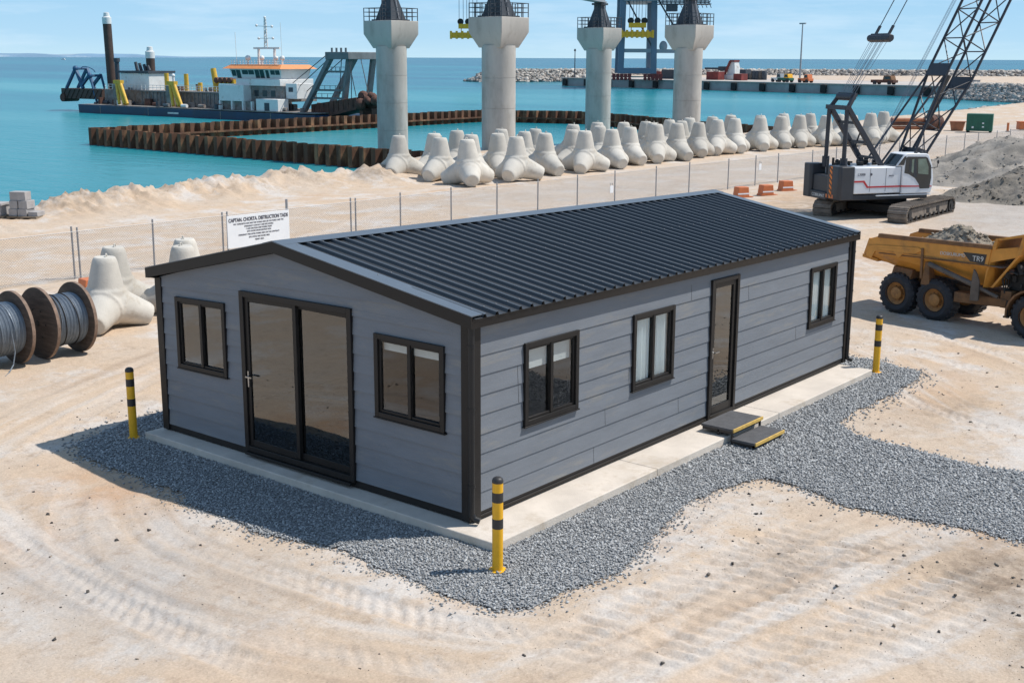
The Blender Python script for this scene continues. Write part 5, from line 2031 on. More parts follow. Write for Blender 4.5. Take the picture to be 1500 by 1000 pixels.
# wheels
def wheel(s_, y0, sg):
    R_, w_ = .475, .40
    c = (s_, y0, R_)
    m_ = MB()
    prof = [(R_*.56, .02), (R_*.80, -.015), (R_*.93, .015), (R_, .06), (R_, w_-.06), (R_*.93, w_-.015), (R_*.80, w_+.015), (R_*.56, w_-.02)]
    m_.lathe(prof, c, (0, sg, 0), 40, close=True)
    n = 22
    for k in range(n):
        a = 2*math.pi*k/n
        Mx = Matrix.Translation(c) @ Matrix.Rotation(-a, 4, 'Y')
        for (ya, yb, da) in ((.045, w_*.5, .0), (w_*.5, w_-.045, .07)):
            m2_ = Mx @ Matrix.Rotation(da, 4, 'Y')
            y_0, y_1 = sorted((sg*ya, sg*yb))
            m_.box((-.038, y_0, R_-.02), (.038, y_1, R_+.018), m2_)
    wh = m_.build('wheel', M['tyre'], truck)
    m_ = MB()
    m_.lathe([(R_*.57, .0), (R_*.57, .05), (R_*.40, .10), (R_*.30, .11), (R_*.30, .03), (R_*.24, .015), (.02, .012)][::-1]+[(R_*.57, .36)], c, (0, sg, 0), 32)
    m_.build('rim', M['rim'], wh)
    m_ = MB()
    for k in range(10):
        a = 2*math.pi*k/10
        x_, z_ = c[0]+R_*.35*math.cos(a), c[2]+R_*.35*math.sin(a)
        m_.cone((x_, y0+sg*.08, z_), (x_, y0+sg*.115, z_), .014, .014, 6)
    m_.build('wheel_nut', M['truckbrown'], wh)


for s_ in (-.06, .99, 3.42):
    wheel(s_, 0.0, 1)
    wheel(s_, TWD, -1)
# tractor unit (mostly beyond the picture edge)
m_ = TZ()
m_.box((2.9, .38, .45), (4.9, TWD-.38, .85))
m_.build('tractor_frame', M['truckbrown'], truck, bev=.02)
m_ = TZ()
m_.prism([(3.12, .86), (3.12, 1.55), (3.3, 2.05), (4.0, 2.05), (4.25, 1.5), (4.25, .86)], .3, TWD-.3)
tc_ = m_.build('cab', M['truck'], truck, bev=.03)
m_ = TZ()
m_.prism([(3.36, 1.5), (3.42, 1.95), (3.92, 1.95), (4.12, 1.5)], .29, .297)
m_.build('side_window', M['glassdark'], tc_)
m_ = TZ()
m_.prism([(4.25, .8), (4.25, 1.42), (5.0, 1.25), (5.1, .75)], .3, TWD-.3)
m_.build('bonnet', M['truck'], truck, bev=.04)
m_ = TZ()
ar = []
for k in range(11):
    a = math.pi*1.05-math.pi*1.02*k/10
    ar.append((3.42+.60*math.cos(a), .34+.60*math.sin(a)))
ar += [(p[0]*1.0+(3.42-p[0])*.07, p[1]+(.34-p[1])*.07) for p in ar[::-1]]
m_.prism(ar, -.02, .42)
m_.prism(ar, TWD-.42, TWD+.02)
m_.build('front_mudguard', M['truckbrown'], truck)
m_ = TZ()
m_.box((2.83, .0, .26), (2.87, .05, .62))
m_.box((2.79, -.01, .24), (2.91, .06, .28))
m_.build('step_bracket', M['dirtdark'], truck)
er = random.Random(8)
for k in range(20):
    m_ = TZ()
    x_, y_, z_ = er.uniform(2.62, 3.1), er.uniform(.12, .5), er.uniform(.78, 1.32)
    if k % 2:
        m_.cone((x_, y_, z_), (x_+er.uniform(-.15, .15), y_+er.uniform(-.05, .1), z_+er.uniform(.1, .25)), er.uniform(.02, .06), None, 8)
    else:
        m_.box((x_, y_, z_), (x_+er.uniform(.05, .16), y_+er.uniform(.05, .2), z_+er.uniform(.05, .16)))
    m_.build('engine_fitting', M['dirtdark'] if k % 4 else M['rust'], truck, bev=.006)
m_ = TZ()
m_.box((2.66, .3, .8), (3.1, TWD-.3, 1.45))
m_.build('engine_block', M['dirtdark'], truck, bev=.03)
m_ = TZ()
for k in range(4):
    y_ = .12+.05*k
    m_.tube([(2.7, y_, .75), (2.62+.04*k, y_, 1.05), (2.8, y_, 1.25), (2.98, y_, 1.2)], .018, 7)
m_.build('hydraulic_hose', M['dirtdark'], truck)
# load of rubble: lumpy heap and loose lumps on it
heap = mound('rubble_load', 0, 0, 1.45, .74, .62, 15, M['rubble'], None, rot=0, flat=.12, res=70, z0=0, rough=.35)
rs2 = np.random.RandomState(2)
hv = np.empty(len(heap.data.vertices)*3, np.float32)
heap.data.vertices.foreach_get('co', hv)
hv = hv.reshape(-1, 3)
pk = hv[rs2.choice(len(hv), 900)]
pk = pk[pk[:, 2] > .02]
lum = stones('lumps', pk, .02+.055*rs2.rand(len(pk))**2, M['rubble'])
# join the lumps into the heap as one mass
bm = bmesh.new()
bm.from_mesh(heap.data)
bm.from_mesh(lum.data)
bm.to_mesh(heap.data)
bm.free()
bpy.data.objects.remove(lum)
cy_, sy_ = math.cos(HDG), math.sin(HDG)
lx, ly = 1.0, TWD/2
heap.location = (17.1+lx*cy_-ly*sy_, 1.47+lx*sy_+ly*cy_, 1.40)
heap.rotation_euler.z = HDG
tag(heap, 'heap of grey rubble filling the dump truck body', 'rubble')
# ------------------------------------------------------------------ cofferdam of rusty sheet piles
coffer = thing('sheet_pile_cofferdam', 'rusty corrugated sheet pile cofferdam around the concrete piers in the water', 'cofferdam', (48, 84, SEA))
CP = [(47.2, 44), (47.6, 60), (48.1, 84.0), (66, 84.3), (84, 84.4), (100, 84.4), (103.8, 72), (94.5, 54), (88.5, 39.5)]
OX, OY = 48, 84


def pile_wall(p, q_, wave=.55, amp=.24):
    p, q_ = Vector(p), Vector(q_)
    d = q_-p
    L_ = d.length
    d /= L_
    n_ = Vector((-d.y, d.x))
    k = max(2, int(L_/(wave*2)))
    pts = []
    for i in range(k):
        for f, o in ((0, -1), (.36, -1), (.5, 1), (.86, 1)):
            s_ = (i+f)*L_/k
            pts.append(p+d*s_+n_*amp*o)
    pts.append(q_+n_*amp*-1)
    m_ = MB(Matrix.Translation((-OX, -OY, 0)))
    V, Fq = [], []
    N_ = len(pts)
    for th in (0, .05):
        for pt in pts:
            V.append((pt.x+n_.x*th, pt.y+n_.y*th, -2.5))
            V.append((pt.x+n_.x*th, pt.y+n_.y*th, 1.40+.03*math.sin(pt.x*1.3+pt.y)))
    for i in range(N_-1):
        a = 2*i
        Fq.append((a, a+2, a+3, a+1))
        b = a+2*N_
        Fq.append((b, b+1, b+3, b+2))
        Fq.append((a+1, a+3, b+3, b+1))
    Fq.append((0, 1, 2*N_+1, 2*N_))
    Fq.append((2*N_-2, 4*N_-2, 4*N_-1, 2*N_-1))
    m_.add(V, Fq)
    m_.build('pile_wall', M['pile'], coffer, smooth=False)
    # waler beam along the inside and outside
    m_ = MB(Matrix.Translation((-OX, -OY, 0)))
    for o in (-.36,):
        a, b = p+n_*o, q_+n_*o
        m_.bar((a.x, a.y, .55), (b.x, b.y, .55), .12, .16)
    m_.build('waler', M['pile'], coffer)


for a, b in zip(CP, CP[1:]):
    pile_wall(a, b)

# ------------------------------------------------------------------ bridge piers
def pier(x, y, label, seed):
    t = thing('concrete_pier', label, 'pier', (x, y, SEA), 0, 'concrete bridge piers in the cofferdam')
    m_ = MB()
    R_ = 1.08
    prof = [(R_, -2)]
    for z in (2.2, 4.1, 6.0):
        prof += [(R_, z-.02), (R_-.018, z-.01), (R_-.018, z+.01), (R_, z+.02)]
    prof += [(R_, 8.0)]
    m_.lathe(prof, n=56)
    m_.build('column', M['pierc'], t)
    m_ = MB()
    ht = 1.36
    c = .45
    lo = []
    for k in range(16):
        pass
    top = [(-ht, -ht), (ht, -ht), (ht, ht), (-ht, ht)]
    lw = .90
    z0, z1, z2 = 7.86, 8.82, 9.72
    ch = [(-lw, -lw), (lw, -lw), (lw, lw), (-lw, lw)]
    m_.add([(a, b, z0) for a, b in ch]+[(a, b, z1) for a, b in top]+[(a, b, z2) for a, b in top],
           [(3, 2, 1, 0), (8, 9, 10, 11)]+[(i, (i+1) % 4, 4+(i+1) % 4, 4+i) for i in range(4)]+[(4+i, 4+(i+1) % 4, 8+(i+1) % 4, 8+i) for i in range(4)])
    m_.build('cap', M['pierc'], t, bev=.03)
    # steel cone
    m_ = MB()
    m_.add([(sx*r_, sy*r_, z) for r_, z in ((.78, z2), (.36, z2+1.55), (.36, z2+1.98)) for sx, sy in ((-1, -1), (1, -1), (1, 1), (-1, 1))],
           [(3, 2, 1, 0), (8, 9, 10, 11)]+[(i, (i+1) % 4, 4+(i+1) % 4, 4+i) for i in range(4)]+[(4+i, 4+(i+1) % 4, 8+(i+1) % 4, 8+i) for i in range(4)])
    m_.box((-.95, -.95, z2+.002), (.95, .95, z2+.10))
    m_.box((-.5, -.5, z2+1.86), (.5, .5, z2+2.02))
    m_.build('steel_pedestal', M['dkblue'], t, bev=.02)
    # guard rail round the cap
    m_ = MB()
    for z in (.3, .58, .85):
        for a, b in zip(top, top[1:]+top[:1]):
            m_.bar((a[0]*.97, a[1]*.97, z2+z), (b[0]*.97, b[1]*.97, z2+z), .04)
    for a, b in zip(top, top[1:]+top[:1]):
        for k in range(5):
            px = a[0]*.97+(b[0]-a[0])*.97*k/5
            py = a[1]*.97+(b[1]-a[1])*.97*k/5
            m_.bar((px, py, z2), (px, py, z2+.87), .045)
    m_.build('guard_rail', M['dkblue'], t)
    m_ = MB()
    for dx in (0, .34):
        m_.bar((-1.05+dx, -.2, z2), (-1.05+dx, -.2, z2+3.2), .05)
    for k in range(11):
        m_.bar((-1.05, -.2, z2+.25+k*.27), (-.71, -.2, z2+.25+k*.27), .035)
    m_.build('ladder', M['dkblue'], t)
    m_ = MB()
    m_.cone((0, -.82, z2), (0, -.42, z2+1.8), .04, .04, 6)
    m_.build('pipe', M['steel'], t)


pier(52.8, 53.18, 'leftmost concrete pier in front of the dredger cutter ladder', 1)
pier(50.67, 41.6, 'widest looking concrete pier behind the nearest tetrapods', 2)
pier(76.94, 52.35, 'slim third concrete pier under the grey girder end', 3)
pier(72.98, 41.17, 'rightmost concrete pier in front of the blue quay crane', 4)

# girder resting on two piers
gd = thing('steel_girder', 'pale grey steel launching girder on top of the slim third pier', 'girder', (76.9, 52.3, 10.285))
d_ = Vector((50.67-76.94, 41.6-52.35, 0))
gl_ = d_.length
gd.rotation_euler.z = math.atan2(d_.y, d_.x)
m_ = MB()
m_.box((-.6, -.45, 0), (gl_+8, .45, .10))
m_.box((-.6, -.45, 1.30), (gl_+8, .45, 1.4))
m_.box((-.55, -.32, .1), (gl_+7.9, .32, 1.3))
m_.build('box_beam', M['girder'], gd)
m_ = MB()
for k in range(14):
    m_.box((k*2.6, -.40, .1), (k*2.6+.05, -.3205, 1.3))
m_.build('stiffener', M['girder'], gd)
m_ = MB()
m_.box((-.4, -.4, -.04), (.4, .4, -.002))
m_.build('bearing', M['dirtdark'], gd)

# ------------------------------------------------------------------ cutter suction dredger
SA = rad(-86.48)
ship = thing('cutter_dredger', 'blue hulled cutter dredger with white wheelhouse, orange roof and brown spud poles', 'dredger', (81.18, 138.86, SEA), SA)
ZS = Matrix.Translation((0, 0, -SEA))


def SB():
    return MB(ZS)


m_ = SB()
m_.prism([(.2, -2.6), (0, -.42), (20, -.55), (43, -.62), (43.6, -2.6)], 0, 9)
m_.build('hull', M['navy'], ship, bev=.06)
m_ = SB()
m_.box((.1, .12, -.5), (43, 8.9, -.40))
m_.build('deck', M['shipgrey'], ship)
for x in (4.6, 14.2, 27.5, 36):
    m_ = SB()
    m_.box((x, -.02, -2.2), (x+.12, -.001, -.6))
    m_.build('hull_fender', M['shipgrey'], ship)
m_ = SB()
m_.box((18.0, -.03, -1.15), (20.0, -.002, -.95))
m_.build('hull_name', M['letter'], ship)
# stern spud carriage beam
m_ = SB()
m_.box((-8.3, 3.4, .1), (.6, 5.4, 1.45))
for k in range(9):
    m_.bar((-8.2+k, 3.36, .15), (-7.2+k, 3.36, 1.4), .1)
m_.build('stern_beam', M['spud'], ship)
m_ = SB()
m_.cone((-7.9, 3.2, .2), (-7.9, 5.6, .2), .55, .55, 14)
m_.build('stern_roller', M['rust'], ship)
for yy in (3.5, 5.3):
    m_ = SB()
    m_.bar((-7.2, yy, 1.45), (-4.9, yy, 4.1), .32)
    m_.bar((-4.9, yy, 4.1), (-3.5, yy, 1.5), .36)
    m_.bar((-3.6, yy, 2.0), (-1.9, yy, 3.3), .34)
    m_.bar((-1.9, yy, 3.3), (-.7, yy, -.4), .22)
    m_.build('stern_frame', M['bluesteel'], ship)
for x_, z_ in ((-4.9, 4.1), (-1.9, 3.2)):
    m_ = SB()
    m_.sphere((x_, 3.5, z_), .4, 10, 6)
    m_.cone((x_, 3.5, z_), (x_, 5.3, z_), .16, .16, 8)
    m_.build('sheave', M['bluesteel'], ship)
m_ = SB()
pts = [(-4.9+1.5*(1-math.cos(a)), 4.4, 4.1+.45*math.sin(a)-.25*(1-math.cos(a))) for a in [math.pi*k/10 for k in range(11)]]
m_.tube(pts, .05, 6)
m_.build('hose', M['bluesteel'], ship)
# spuds
for (x, zt, zw, lb) in ((-.55, 11.4, 9.95, 'tall brown spud pole with white top'), (7.72, 6.95, 5.5, 'short brown spud pole with white top')):
    m_ = SB()
    m_.cone((x, 6, -2.5), (x-.25 if zt > 9 else x, 6, zw), .56, .56, 20)
    s_ = m_.build('spud_pole', M['spud'], ship)
    s_['label'] = lb
    xt = x-.25 if zt > 9 else x
    m_ = SB()
    m_.lathe([(.60, zw), (.60, zw+.85), (.42, zw+.95), (.36, zt), (.2, zt+.05)], (xt, 6, 0), n=20)
    m_.build('pole_top', M['white'], s_)
m_ = SB()
m_.cone((.7, 6, -.4), (.75, 6, 5.4), .30, .30, 14)
m_.cone((.75, 6, 5.0), (.75, 6, 5.5), .42, .42, 14)
m_.build('guide_post', M['dkblue'], ship)
# pump house aft
m_ = SB()
m_.box((3.9, 4, -.4), (9.7, 8, 3.6))
m_.build('pump_house', M['white'], ship, bev=.06)
m_ = SB()
m_.box((3.7, 3.8, 3.62), (9.9, 8.2, 3.9))
m_.build('house_roof', M['dkblue'], ship)
for k, x in enumerate((5.6, 6.4, 7.3, 8.1)):
    m_ = SB()
    m_.cone((x, 5.5, 3.9), (x-.3, 5.5, 5.0-.15*k), .22, .2, 10)
    m_.build('exhaust', M['dkblue'], ship)
# long deck house
m_ = SB()
m_.box((1.7, 3, -.4), (26.0, 7.6, 1.5))
m_.build('deck_house', M['shipgrey'], ship, bev=.05)
m_ = SB()
for k in range(22):
    x = 9.4+k*.72
    m_.box((x, 2.93, -.35), (x+.16, 2.999, 1.45))
m_.box((9.2, 2.8, 1.35), (26, 2.999, 1.5))
m_.build('wall_rib', M['gantry'], ship)
m_ = SB()
for zz_ in (1.85, 2.15):
    m_.bar((1.8, 3.1, zz_), (26, 3.1, zz_), .05)
    m_.bar((1.8, 7.5, zz_), (26, 7.5, zz_), .05)
for k in range(33):
    m_.bar((1.8+k*.75, 3.1, 1.5), (1.8+k*.75, 3.1, 2.2), .05)
m_.build('deck_railing', M['white'], ship)
sr = random.Random(21)
for k in range(46):
    x = sr.uniform(.5, 41)
    y = sr.choice([sr.uniform(.4, 2.4), sr.uniform(.4, 2.4), sr.uniform(3.2, 7)])
    zb = -.4 if y < 2.9 or x > 26 else 1.5
    h = sr.uniform(.25, .9)
    m_ = SB()
    if k % 3 == 0:
        m_.cone((x, y, zb), (x, y, zb+h), .25, .22, 10)
    elif k % 3 == 1:
        m_.box((x, y, zb), (x+sr.uniform(.3, 1.2), y+sr.uniform(.3, .8), zb+h))
    else:
        m_.cone((x, y, zb+.25), (x+sr.uniform(.6, 1.6), y+.1, zb+.25), .22, .22, 10)
    m_.build('deck_gear', M[sr.choice(['shipgrey', 'rust', 'shipgrey', 'white', 'gantry', 'dkblue'])], ship)
# yellow anchor booms
for x in (6.5, 17.0):
    for dx, x1 in ((0, 8.0), (.7, 9.6), (.4, 9.0)):
        m_ = SB()
        m_.cone((x+dx, 1.4, 2.5), (x1+(x-6.5)*1.0, .5, -.2), .24, .2, 10)
        m_.build('anchor_boom', M['shipyel'], ship)
    m_ = SB()
    m_.box((x-.3, 1.1, 2.3), (x+1.1, 1.7, 2.75))
    m_.build('boom_hinge', M['shipyel'], ship)
    m_ = SB()
    m_.box((x-.6, 1.2, -.4), (x+.2, 2.4, 2.2))
    m_.build('winch_house', M['shipgrey'], ship)
for x, zt in ((12.0, 3.65), (15.8, 3.6), (18.4, 2.55)):
    m_ = SB()
    m_.cone((x, 5, 1.5), (x, 5, zt), .30, .28, 14)
    m_.build('yellow_post', M['shipyel'], ship)
m_ = SB()
m_.cone((13.4, 5, 1.5), (13.3, 5, 3.3), .16, .16, 10)
m_.sphere((13.3, 5, 3.35), .25, 10, 6)
m_.build('vent', M['white'], ship)
m_ = SB()
m_.cone((21.5, 5, 1.5), (20.95, 5, 4.3), .38, .34, 14)
m_.box((21.3, 4.6, 2.5), (25, 5.4, 3.0))
m_.build('crane_boom', M['shipyel'], ship)
for k in range(4):
    m_ = SB()
    m_.cone((22+k*.8, 4.4, 2.9), (22+k*.8, 5.6, 2.9), .36, .36, 10)
    m_.build('winch', M['rust'], ship)
# superstructure
m_ = SB()
m_.box((26.3, 1.0, .6), (30.6, 7.5, 2.5))
m_.build('accommodation', M['white'], ship, bev=.05)
m_ = SB()
m_.box((26.3, 1.3, -.4), (32.0, 7.5, .6))
m_.build('accommodation', M['shipgrey'], ship, bev=.03)
for x in (26.3, 28.4, 30.3, 31.8):
    m_ = SB()
    m_.box((x, .95, -.4), (x+.25, 1.299, .62))
    m_.build('pillar', M['white'], ship)
m_ = SB()
m_.box((30.6, 2.2, .6), (36.2, 7.5, 2.4))
m_.build('accommodation', M['shipgrey'], ship, bev=.04)
m_ = SB()
m_.box((28.3, 2.0, 2.42), (35.7, 7.5, 3.2))
m_.build('accommodation', M['white'], ship, bev=.05)
m_ = SB()
m_.box((33.3, .4, -.4), (36.9, 2.1, .98))
f_ = m_.build('deck_cabin', M['white'], ship, bev=.04)
m_ = SB()
m_.box((34.7, .37, -.35), (35.5, .398, .55))
m_.build('door', M['dkblue'], f_)
m_ = SB()
m_.box((36.2, 2.4, 1.0), (38.0, 5, 2.75))
f_ = m_.build('deck_cabin', M['white'], ship, bev=.04)
m_ = SB()
m_.box((36.7, 2.37, 1.8), (37.4, 2.398, 2.3))
m_.build('door', M['dkblue'], f_)
for (x0, x1) in ((31.2, 31.9), (32.6, 33.3), (34.0, 34.7)):
    m_ = SB()
    m_.box((x0, 2.17, 1.2), (x1, 2.198, 1.9))
    m_.build('window', M['glassdark'], ship)
# wheelhouse
m_ = SB()
m_.add([(27.2, 2.6, 3.2), (35.4, 2.6, 3.2), (35.4, 7, 3.2), (27.2, 7, 3.2), (26.9, 2.3, 4.35), (35.6, 2.3, 4.35), (35.6, 7.2, 4.35), (26.9, 7.2, 4.35)],
       [(0, 3, 2, 1), (4, 5, 6, 7), (0, 1, 5, 4), (1, 2, 6, 5), (2, 3, 7, 6), (3, 0, 4, 7)])
wh = m_.build('wheelhouse', M['white'], ship)
for x0, x1, z0, z1 in ((27.2, 27.9, 3.5, 4.2), (28.0, 28.7, 3.25, 4.2), (29.0, 30.0, 3.7, 4.2), (30.1, 31.0, 3.7, 4.2), (31.2, 31.9, 3.3, 4.25), (32.0, 32.7, 3.3, 4.25), (33.0, 33.5, 3.3, 4.2), (33.8, 34.5, 3.7, 4.2), (34.6, 35.3, 3.7, 4.2)):
    m_ = SB()
    y0, y1 = 2.6-.3*(z0-3.2)/1.15-.025, 2.6-.3*(z1-3.2)/1.15-.025
    m_.hexa([(x0, y0, z0), (x1, y0, z0), (x1, y0+.02, z0), (x0, y0+.02, z0), (x0, y1, z1), (x1, y1, z1), (x1, y1+.02, z1), (x0, y1+.02, z1)])
    m_.build('window', M['glassdark'], wh)
m_ = SB()
m_.add([(26.3, 1.7, 4.36), (36.1, 1.7, 4.36), (36.1, 7.8, 4.36), (26.3, 7.8, 4.36), (27.0, 2.5, 4.85), (35.6, 2.5, 4.85), (35.6, 7, 4.85), (27.0, 7, 4.85)],
       [(0, 3, 2, 1), (4, 5, 6, 7), (0, 1, 5, 4), (1, 2, 6, 5), (2, 3, 7, 6), (3, 0, 4, 7)])
m_.build('visor_roof', M['orange'], ship)
m_ = SB()
for zz_ in (5.1, 5.35):
    for y in (2.6, 6.9):
        m_.bar((27, y, zz_), (35.5, y, zz_), .05)
for k in range(18):
    m_.bar((27+k*.5, 2.6, 4.85), (27+k*.5, 2.6, 5.4), .05)
m_.build('roof_railing', M['white'], ship)
for x, r_ in ((28.8, .34), (31.2, .3), (33.6, .26), (34.6, .3)):
    m_ = SB()
    m_.cone((x, 3.6, 4.85), (x, 3.6, 5.35), .1, .1, 8)
    m_.sphere((x, 3.6, 5.6), r_, 14, 8)
    m_.build('radar_dome', M['white'], ship)
m_ = SB()
for x in (29.2, 31.9):
    m_.bar((x, 5, 4.85), (x, 5, 6.7), .22)
m_.bar((28.4, 5, 6.75), (32.8, 5, 6.75), .22)
for a, b in (((30.25, 5, 6.7), (30.4, 5, 10.2)), ((30.75, 5, 6.7), (30.55, 5, 10.2))):
    m_.bar(a, b, .12)
for k in range(9):
    m_.bar((30.25, 5, 6.9+k*.36), (30.72, 5, 7.2+k*.36), .06)
m_.bar((29.0, 5, 9.35), (31.6, 5, 9.2), .07)
m_.bar((29.3, 5, 7.9), (31.7, 5, 7.9), .07)
for x, z in ((29.0, 9.4), (31.6, 9.25), (29.3, 7.9), (31.7, 7.9), (30.45, 10.3), (30.5, 8.7), (30.5, 7.5)):
    m_.sphere((x, 5, z), .16, 8, 5)
m_.build('mast', M['white'], ship)
for a_, b_ in (((27.5, 3, 4.9), (27.4, 3, 8.6)), ((35.2, 3, 4.9), (35.1, 3, 9.6))):
    m_ = SB()
    m_.bar(a_, b_, .04)
    m_.build('antenna', M['white'], ship)
# ladder gantry
for yy in (2.0, 6.0):
    m_ = SB()
    m_.bar((39.2, yy, -.7), (44.2, yy, 6.1), .62, .5)
    m_.build('gantry_leg', M['gantry'], ship, bev=.04)
    m_ = SB()
    m_.bar((44.9, yy+1, .9), (46.2, yy+.6, 6.0), .6, .5)
    m_.build('gantry_leg', M['gantry'], ship, bev=.04)
m_ = SB()
m_.box((43.4, 1.6, 5.5), (46.9, 6.6, 6.3))
m_.build('gantry_head', M['gantry'], ship, bev=.05)
m_ = SB()
for z, x0, x1 in ((2.1, 41.2, 45.3), (4.15, 42.8, 45.8), (1.2, 40.6, 45.0)):
    m_.bar((x0, 2, z), (x1, 2.8, z), .22)
    for k in range(5):
        m_.bar((x0+(x1-x0)*k/5, 2, z), (x0+(x1-x0)*k/5, 2, z+.5), .05)
    m_.bar((x0, 2, z+.5), (x1, 2.8, z+.5), .05)
m_.build('gantry_platform', M['gantry'], ship)
for k in range(4):
    m_ = SB()
    m_.cone((44.3+k*.7, 1.8, 6.3), (44.3+k*.7, 1.8, 6.75), .12, .12, 8)
    m_.build('gantry_lamp', M['gantry'], ship)
m_ = SB()
for a, b in (((43.3, 2, 6.0), (36.8, 3, 2.8)), ((43.3, 3, 6.0), (37.5, 3, 2.2)), ((43.0, 5, 5.6), (37.6, 4, 1.6)), ((46.5, 2, 5.9), (47.6, 2, 1.5)), ((46.5, 4, 5.9), (48.6, 3, 1.5)), ((44.6, 3, 5.6), (44.0, 3, .6)), ((45.2, 4, 5.6), (45.0, 4, .8))):
    m_.cone(a, b, .05, .05, 5)
m_.build('gantry_rope', M['cable_dark'], ship)
# cutter ladder
m_ = SB()
m_.hexa([(40.2, 2.4, -1.4), (47.2, 2.4, .05), (47.2, 5.6, .05), (40.2, 5.6, -1.4), (40.2, 2.4, .45), (47.2, 2.4, 1.4), (47.2, 5.6, 1.4), (40.2, 5.6, .45)])
m_.build('cutter_ladder', M['rust'], ship, bev=.05)
for k in range(9):
    m_ = SB()
    m_.box((40.6+k*.75, 2.33, -.9+k*.15), (40.75+k*.75, 2.3999, .5+k*.1))
    m_.build('ladder_rib', M['rust'], ship)
cr_ = random.Random(4)
m_ = SB()
for k in range(15):
    m_.sphere((47.2+cr_.uniform(0, 3.2), cr_.uniform(2.2, 5), .9+cr_.uniform(-.5, .7)), cr_.uniform(.35, .7), 9, 6)
m_.cone((46.8, 4, .8), (50.6, 4, .6), .8, .6, 14)
m_.build('cutter_head', M['rust'], ship)
for a_, b_ in (((47.5, 2.6, -1.5), (48.0, 5, .2)), ((49.3, 2.6, -1.2), (50.4, 5, .2))):
    m_ = SB()
    m_.box(a_, b_)
    m_.build('cutter_support', M['rust'], ship)

# ------------------------------------------------------------------ quay and breakwater
QA, QB = Vector((258.25, 191.87)), Vector((234.27, 79.14))
qd = (QB-QA).normalized()
qn = Vector((-qd.y, qd.x))           # towards the open sea side (+x)
quay = thing('quay_wall', 'long concrete quay wall with black rubber fenders across the basin', 'quay', (QA.x, QA.y, SEA), math.atan2(qd.y, qd.x))
QLn = (QB-QA).length+6
m_ = MB()
m_.box((0, 0, -3), (QLn, 46, 1.95))
m_.build('quay_body', M['quay'], quay, bev=.1)
m_ = MB()
m_.box((-.05, -.25, 1.952), (QLn, .9, 2.2))
m_.build('cope', M['quaytop'], quay, bev=.05)
m_ = MB()
m_.box((.02, .95, 1.954), (QLn, 46, 2.0))
m_.build('quay_paving', M['quaytop'], quay)
nf = 15
for k in range(nf):
    s_ = 1.0+(QLn-4)*k/(nf-1)
    m_ = MB()
    m_.box((s_, -.75, .2), (s_+1.5, -.26, 1.9))
    m_.build('fender', M['dirtdark'], quay, bev=.12)


def qp(s_, o=0):
    return QA+qd*s_+qn*o


# quay hinterland: sandy causeway with rock bank
hn = np.linspace(0, 1, 60)
P0, P1 = qp(QLn-10, 46), Vector((420., 20.))
land = MB()
lp = [qp(QLn-2, 1), qp(30, 46), qp(8, 46), Vector((330, 236)), Vector((345, 232)), Vector((380, 190)), Vector((470, 60)), Vector((300, 20)), Vector((232, 45)), Vector((222, 66))]
land.prism([(p.x, p.y) for p in lp], -4, .42, ax='z')
tag(land.build('causeway', M['sand'], smooth=False), 'flat sandy reclaimed land behind the quay', 'ground', kind='structure')


def rocks(name, line, width, ztop, n, size, label, seed, m):
    r_ = np.random.RandomState(seed)
    L_ = np.array(line, float)
    seg = np.hypot(*(L_[1:]-L_[:-1]).T)
    cs = np.concatenate([[0], np.cumsum(seg)])
    u_ = r_.rand(n)*cs[-1]
    k = np.clip(np.searchsorted(cs, u_)-1, 0, len(seg)-1)
    f = (u_-cs[k])/seg[k]
    p = L_[k]+(L_[k+1]-L_[k])*f[:, None]
    d = (L_[k+1]-L_[k])/seg[k][:, None]
    nn_ = np.stack([-d[:, 1], d[:, 0]], -1)
    o = r_.uniform(-1, 1, n)
    endf = np.minimum(1, np.minimum(u_+.5, cs[-1]-u_+40)/6)
    z = SEA+(ztop-SEA)*np.clip(1.35*(1-np.abs(o)), 0, 1)*endf
    P = np.column_stack([p+nn_*(o*width)[:, None], z])
    sz__ = size*(.6+.8*r_.rand(n))
    ob = stones(name, P, sz__, m)
    return tag(ob, label, 'rocks', kind='stuff')


def bank(name, line, width, ztop, label):
    """rubble core under the armour rocks"""
    m_ = MB()
    for a, b in zip(line, line[1:]):
        a, b = Vector(a), Vector(b)
        d = (b-a).normalized()
        n_ = Vector((-d.y, d.x))
        prof = [(-width, SEA-2), (-width*.35, ztop-.5), (width*.35, ztop-.5), (width, SEA-2)]
        m_.hexa([(*(a+n_*prof[0][0]), prof[0][1]), (*(b+n_*prof[0][0]), prof[0][1]), (*(b+n_*prof[3][0]), prof[3][1]), (*(a+n_*prof[3][0]), prof[3][1]),
                 (*(a+n_*prof[1][0]), prof[1][1]), (*(b+n_*prof[1][0]), prof[1][1]), (*(b+n_*prof[2][0]), prof[2][1]), (*(a+n_*prof[2][0]), prof[2][1])])
    return tag(m_.build(name, M['rock'], smooth=False), label, 'breakwater', kind='structure')


BW = [(283, 245), (312, 231), (345, 222), (372, 190), (400, 150), (440, 90), (470, 40)]
bank('breakwater_core', [(289.5, 241.5)]+BW[1:], 6, 1.9, 'rubble core of the breakwater')
rocks('breakwater_rocks', BW, 6, 1.9, 13000, .85, 'pale armour rocks of the breakwater behind the piers', 3, M['armour'])
RB = [(232, 78), (224, 69), (217.5, 60), (213, 50), (210, 36)]
bank('rock_bank', RB, 4.2, 1.0, 'rubble core of the rock bank')
rocks('bank_rocks', RB, 4.6, 1.2, 6000, .62, 'grey rock bank at the right end of the quay', 5, M['armour'])
BE = [(106, 41.4), (118, 42.5), (135, 43.4), (150, 44.4), (172, 45.8), (195, 47.2), (212, 49)]
rocks('shore_rocks', BE, 1.6, -.35, 2600, .36, 'small pale rocks along the near beach of the basin', 9, M['armour'])

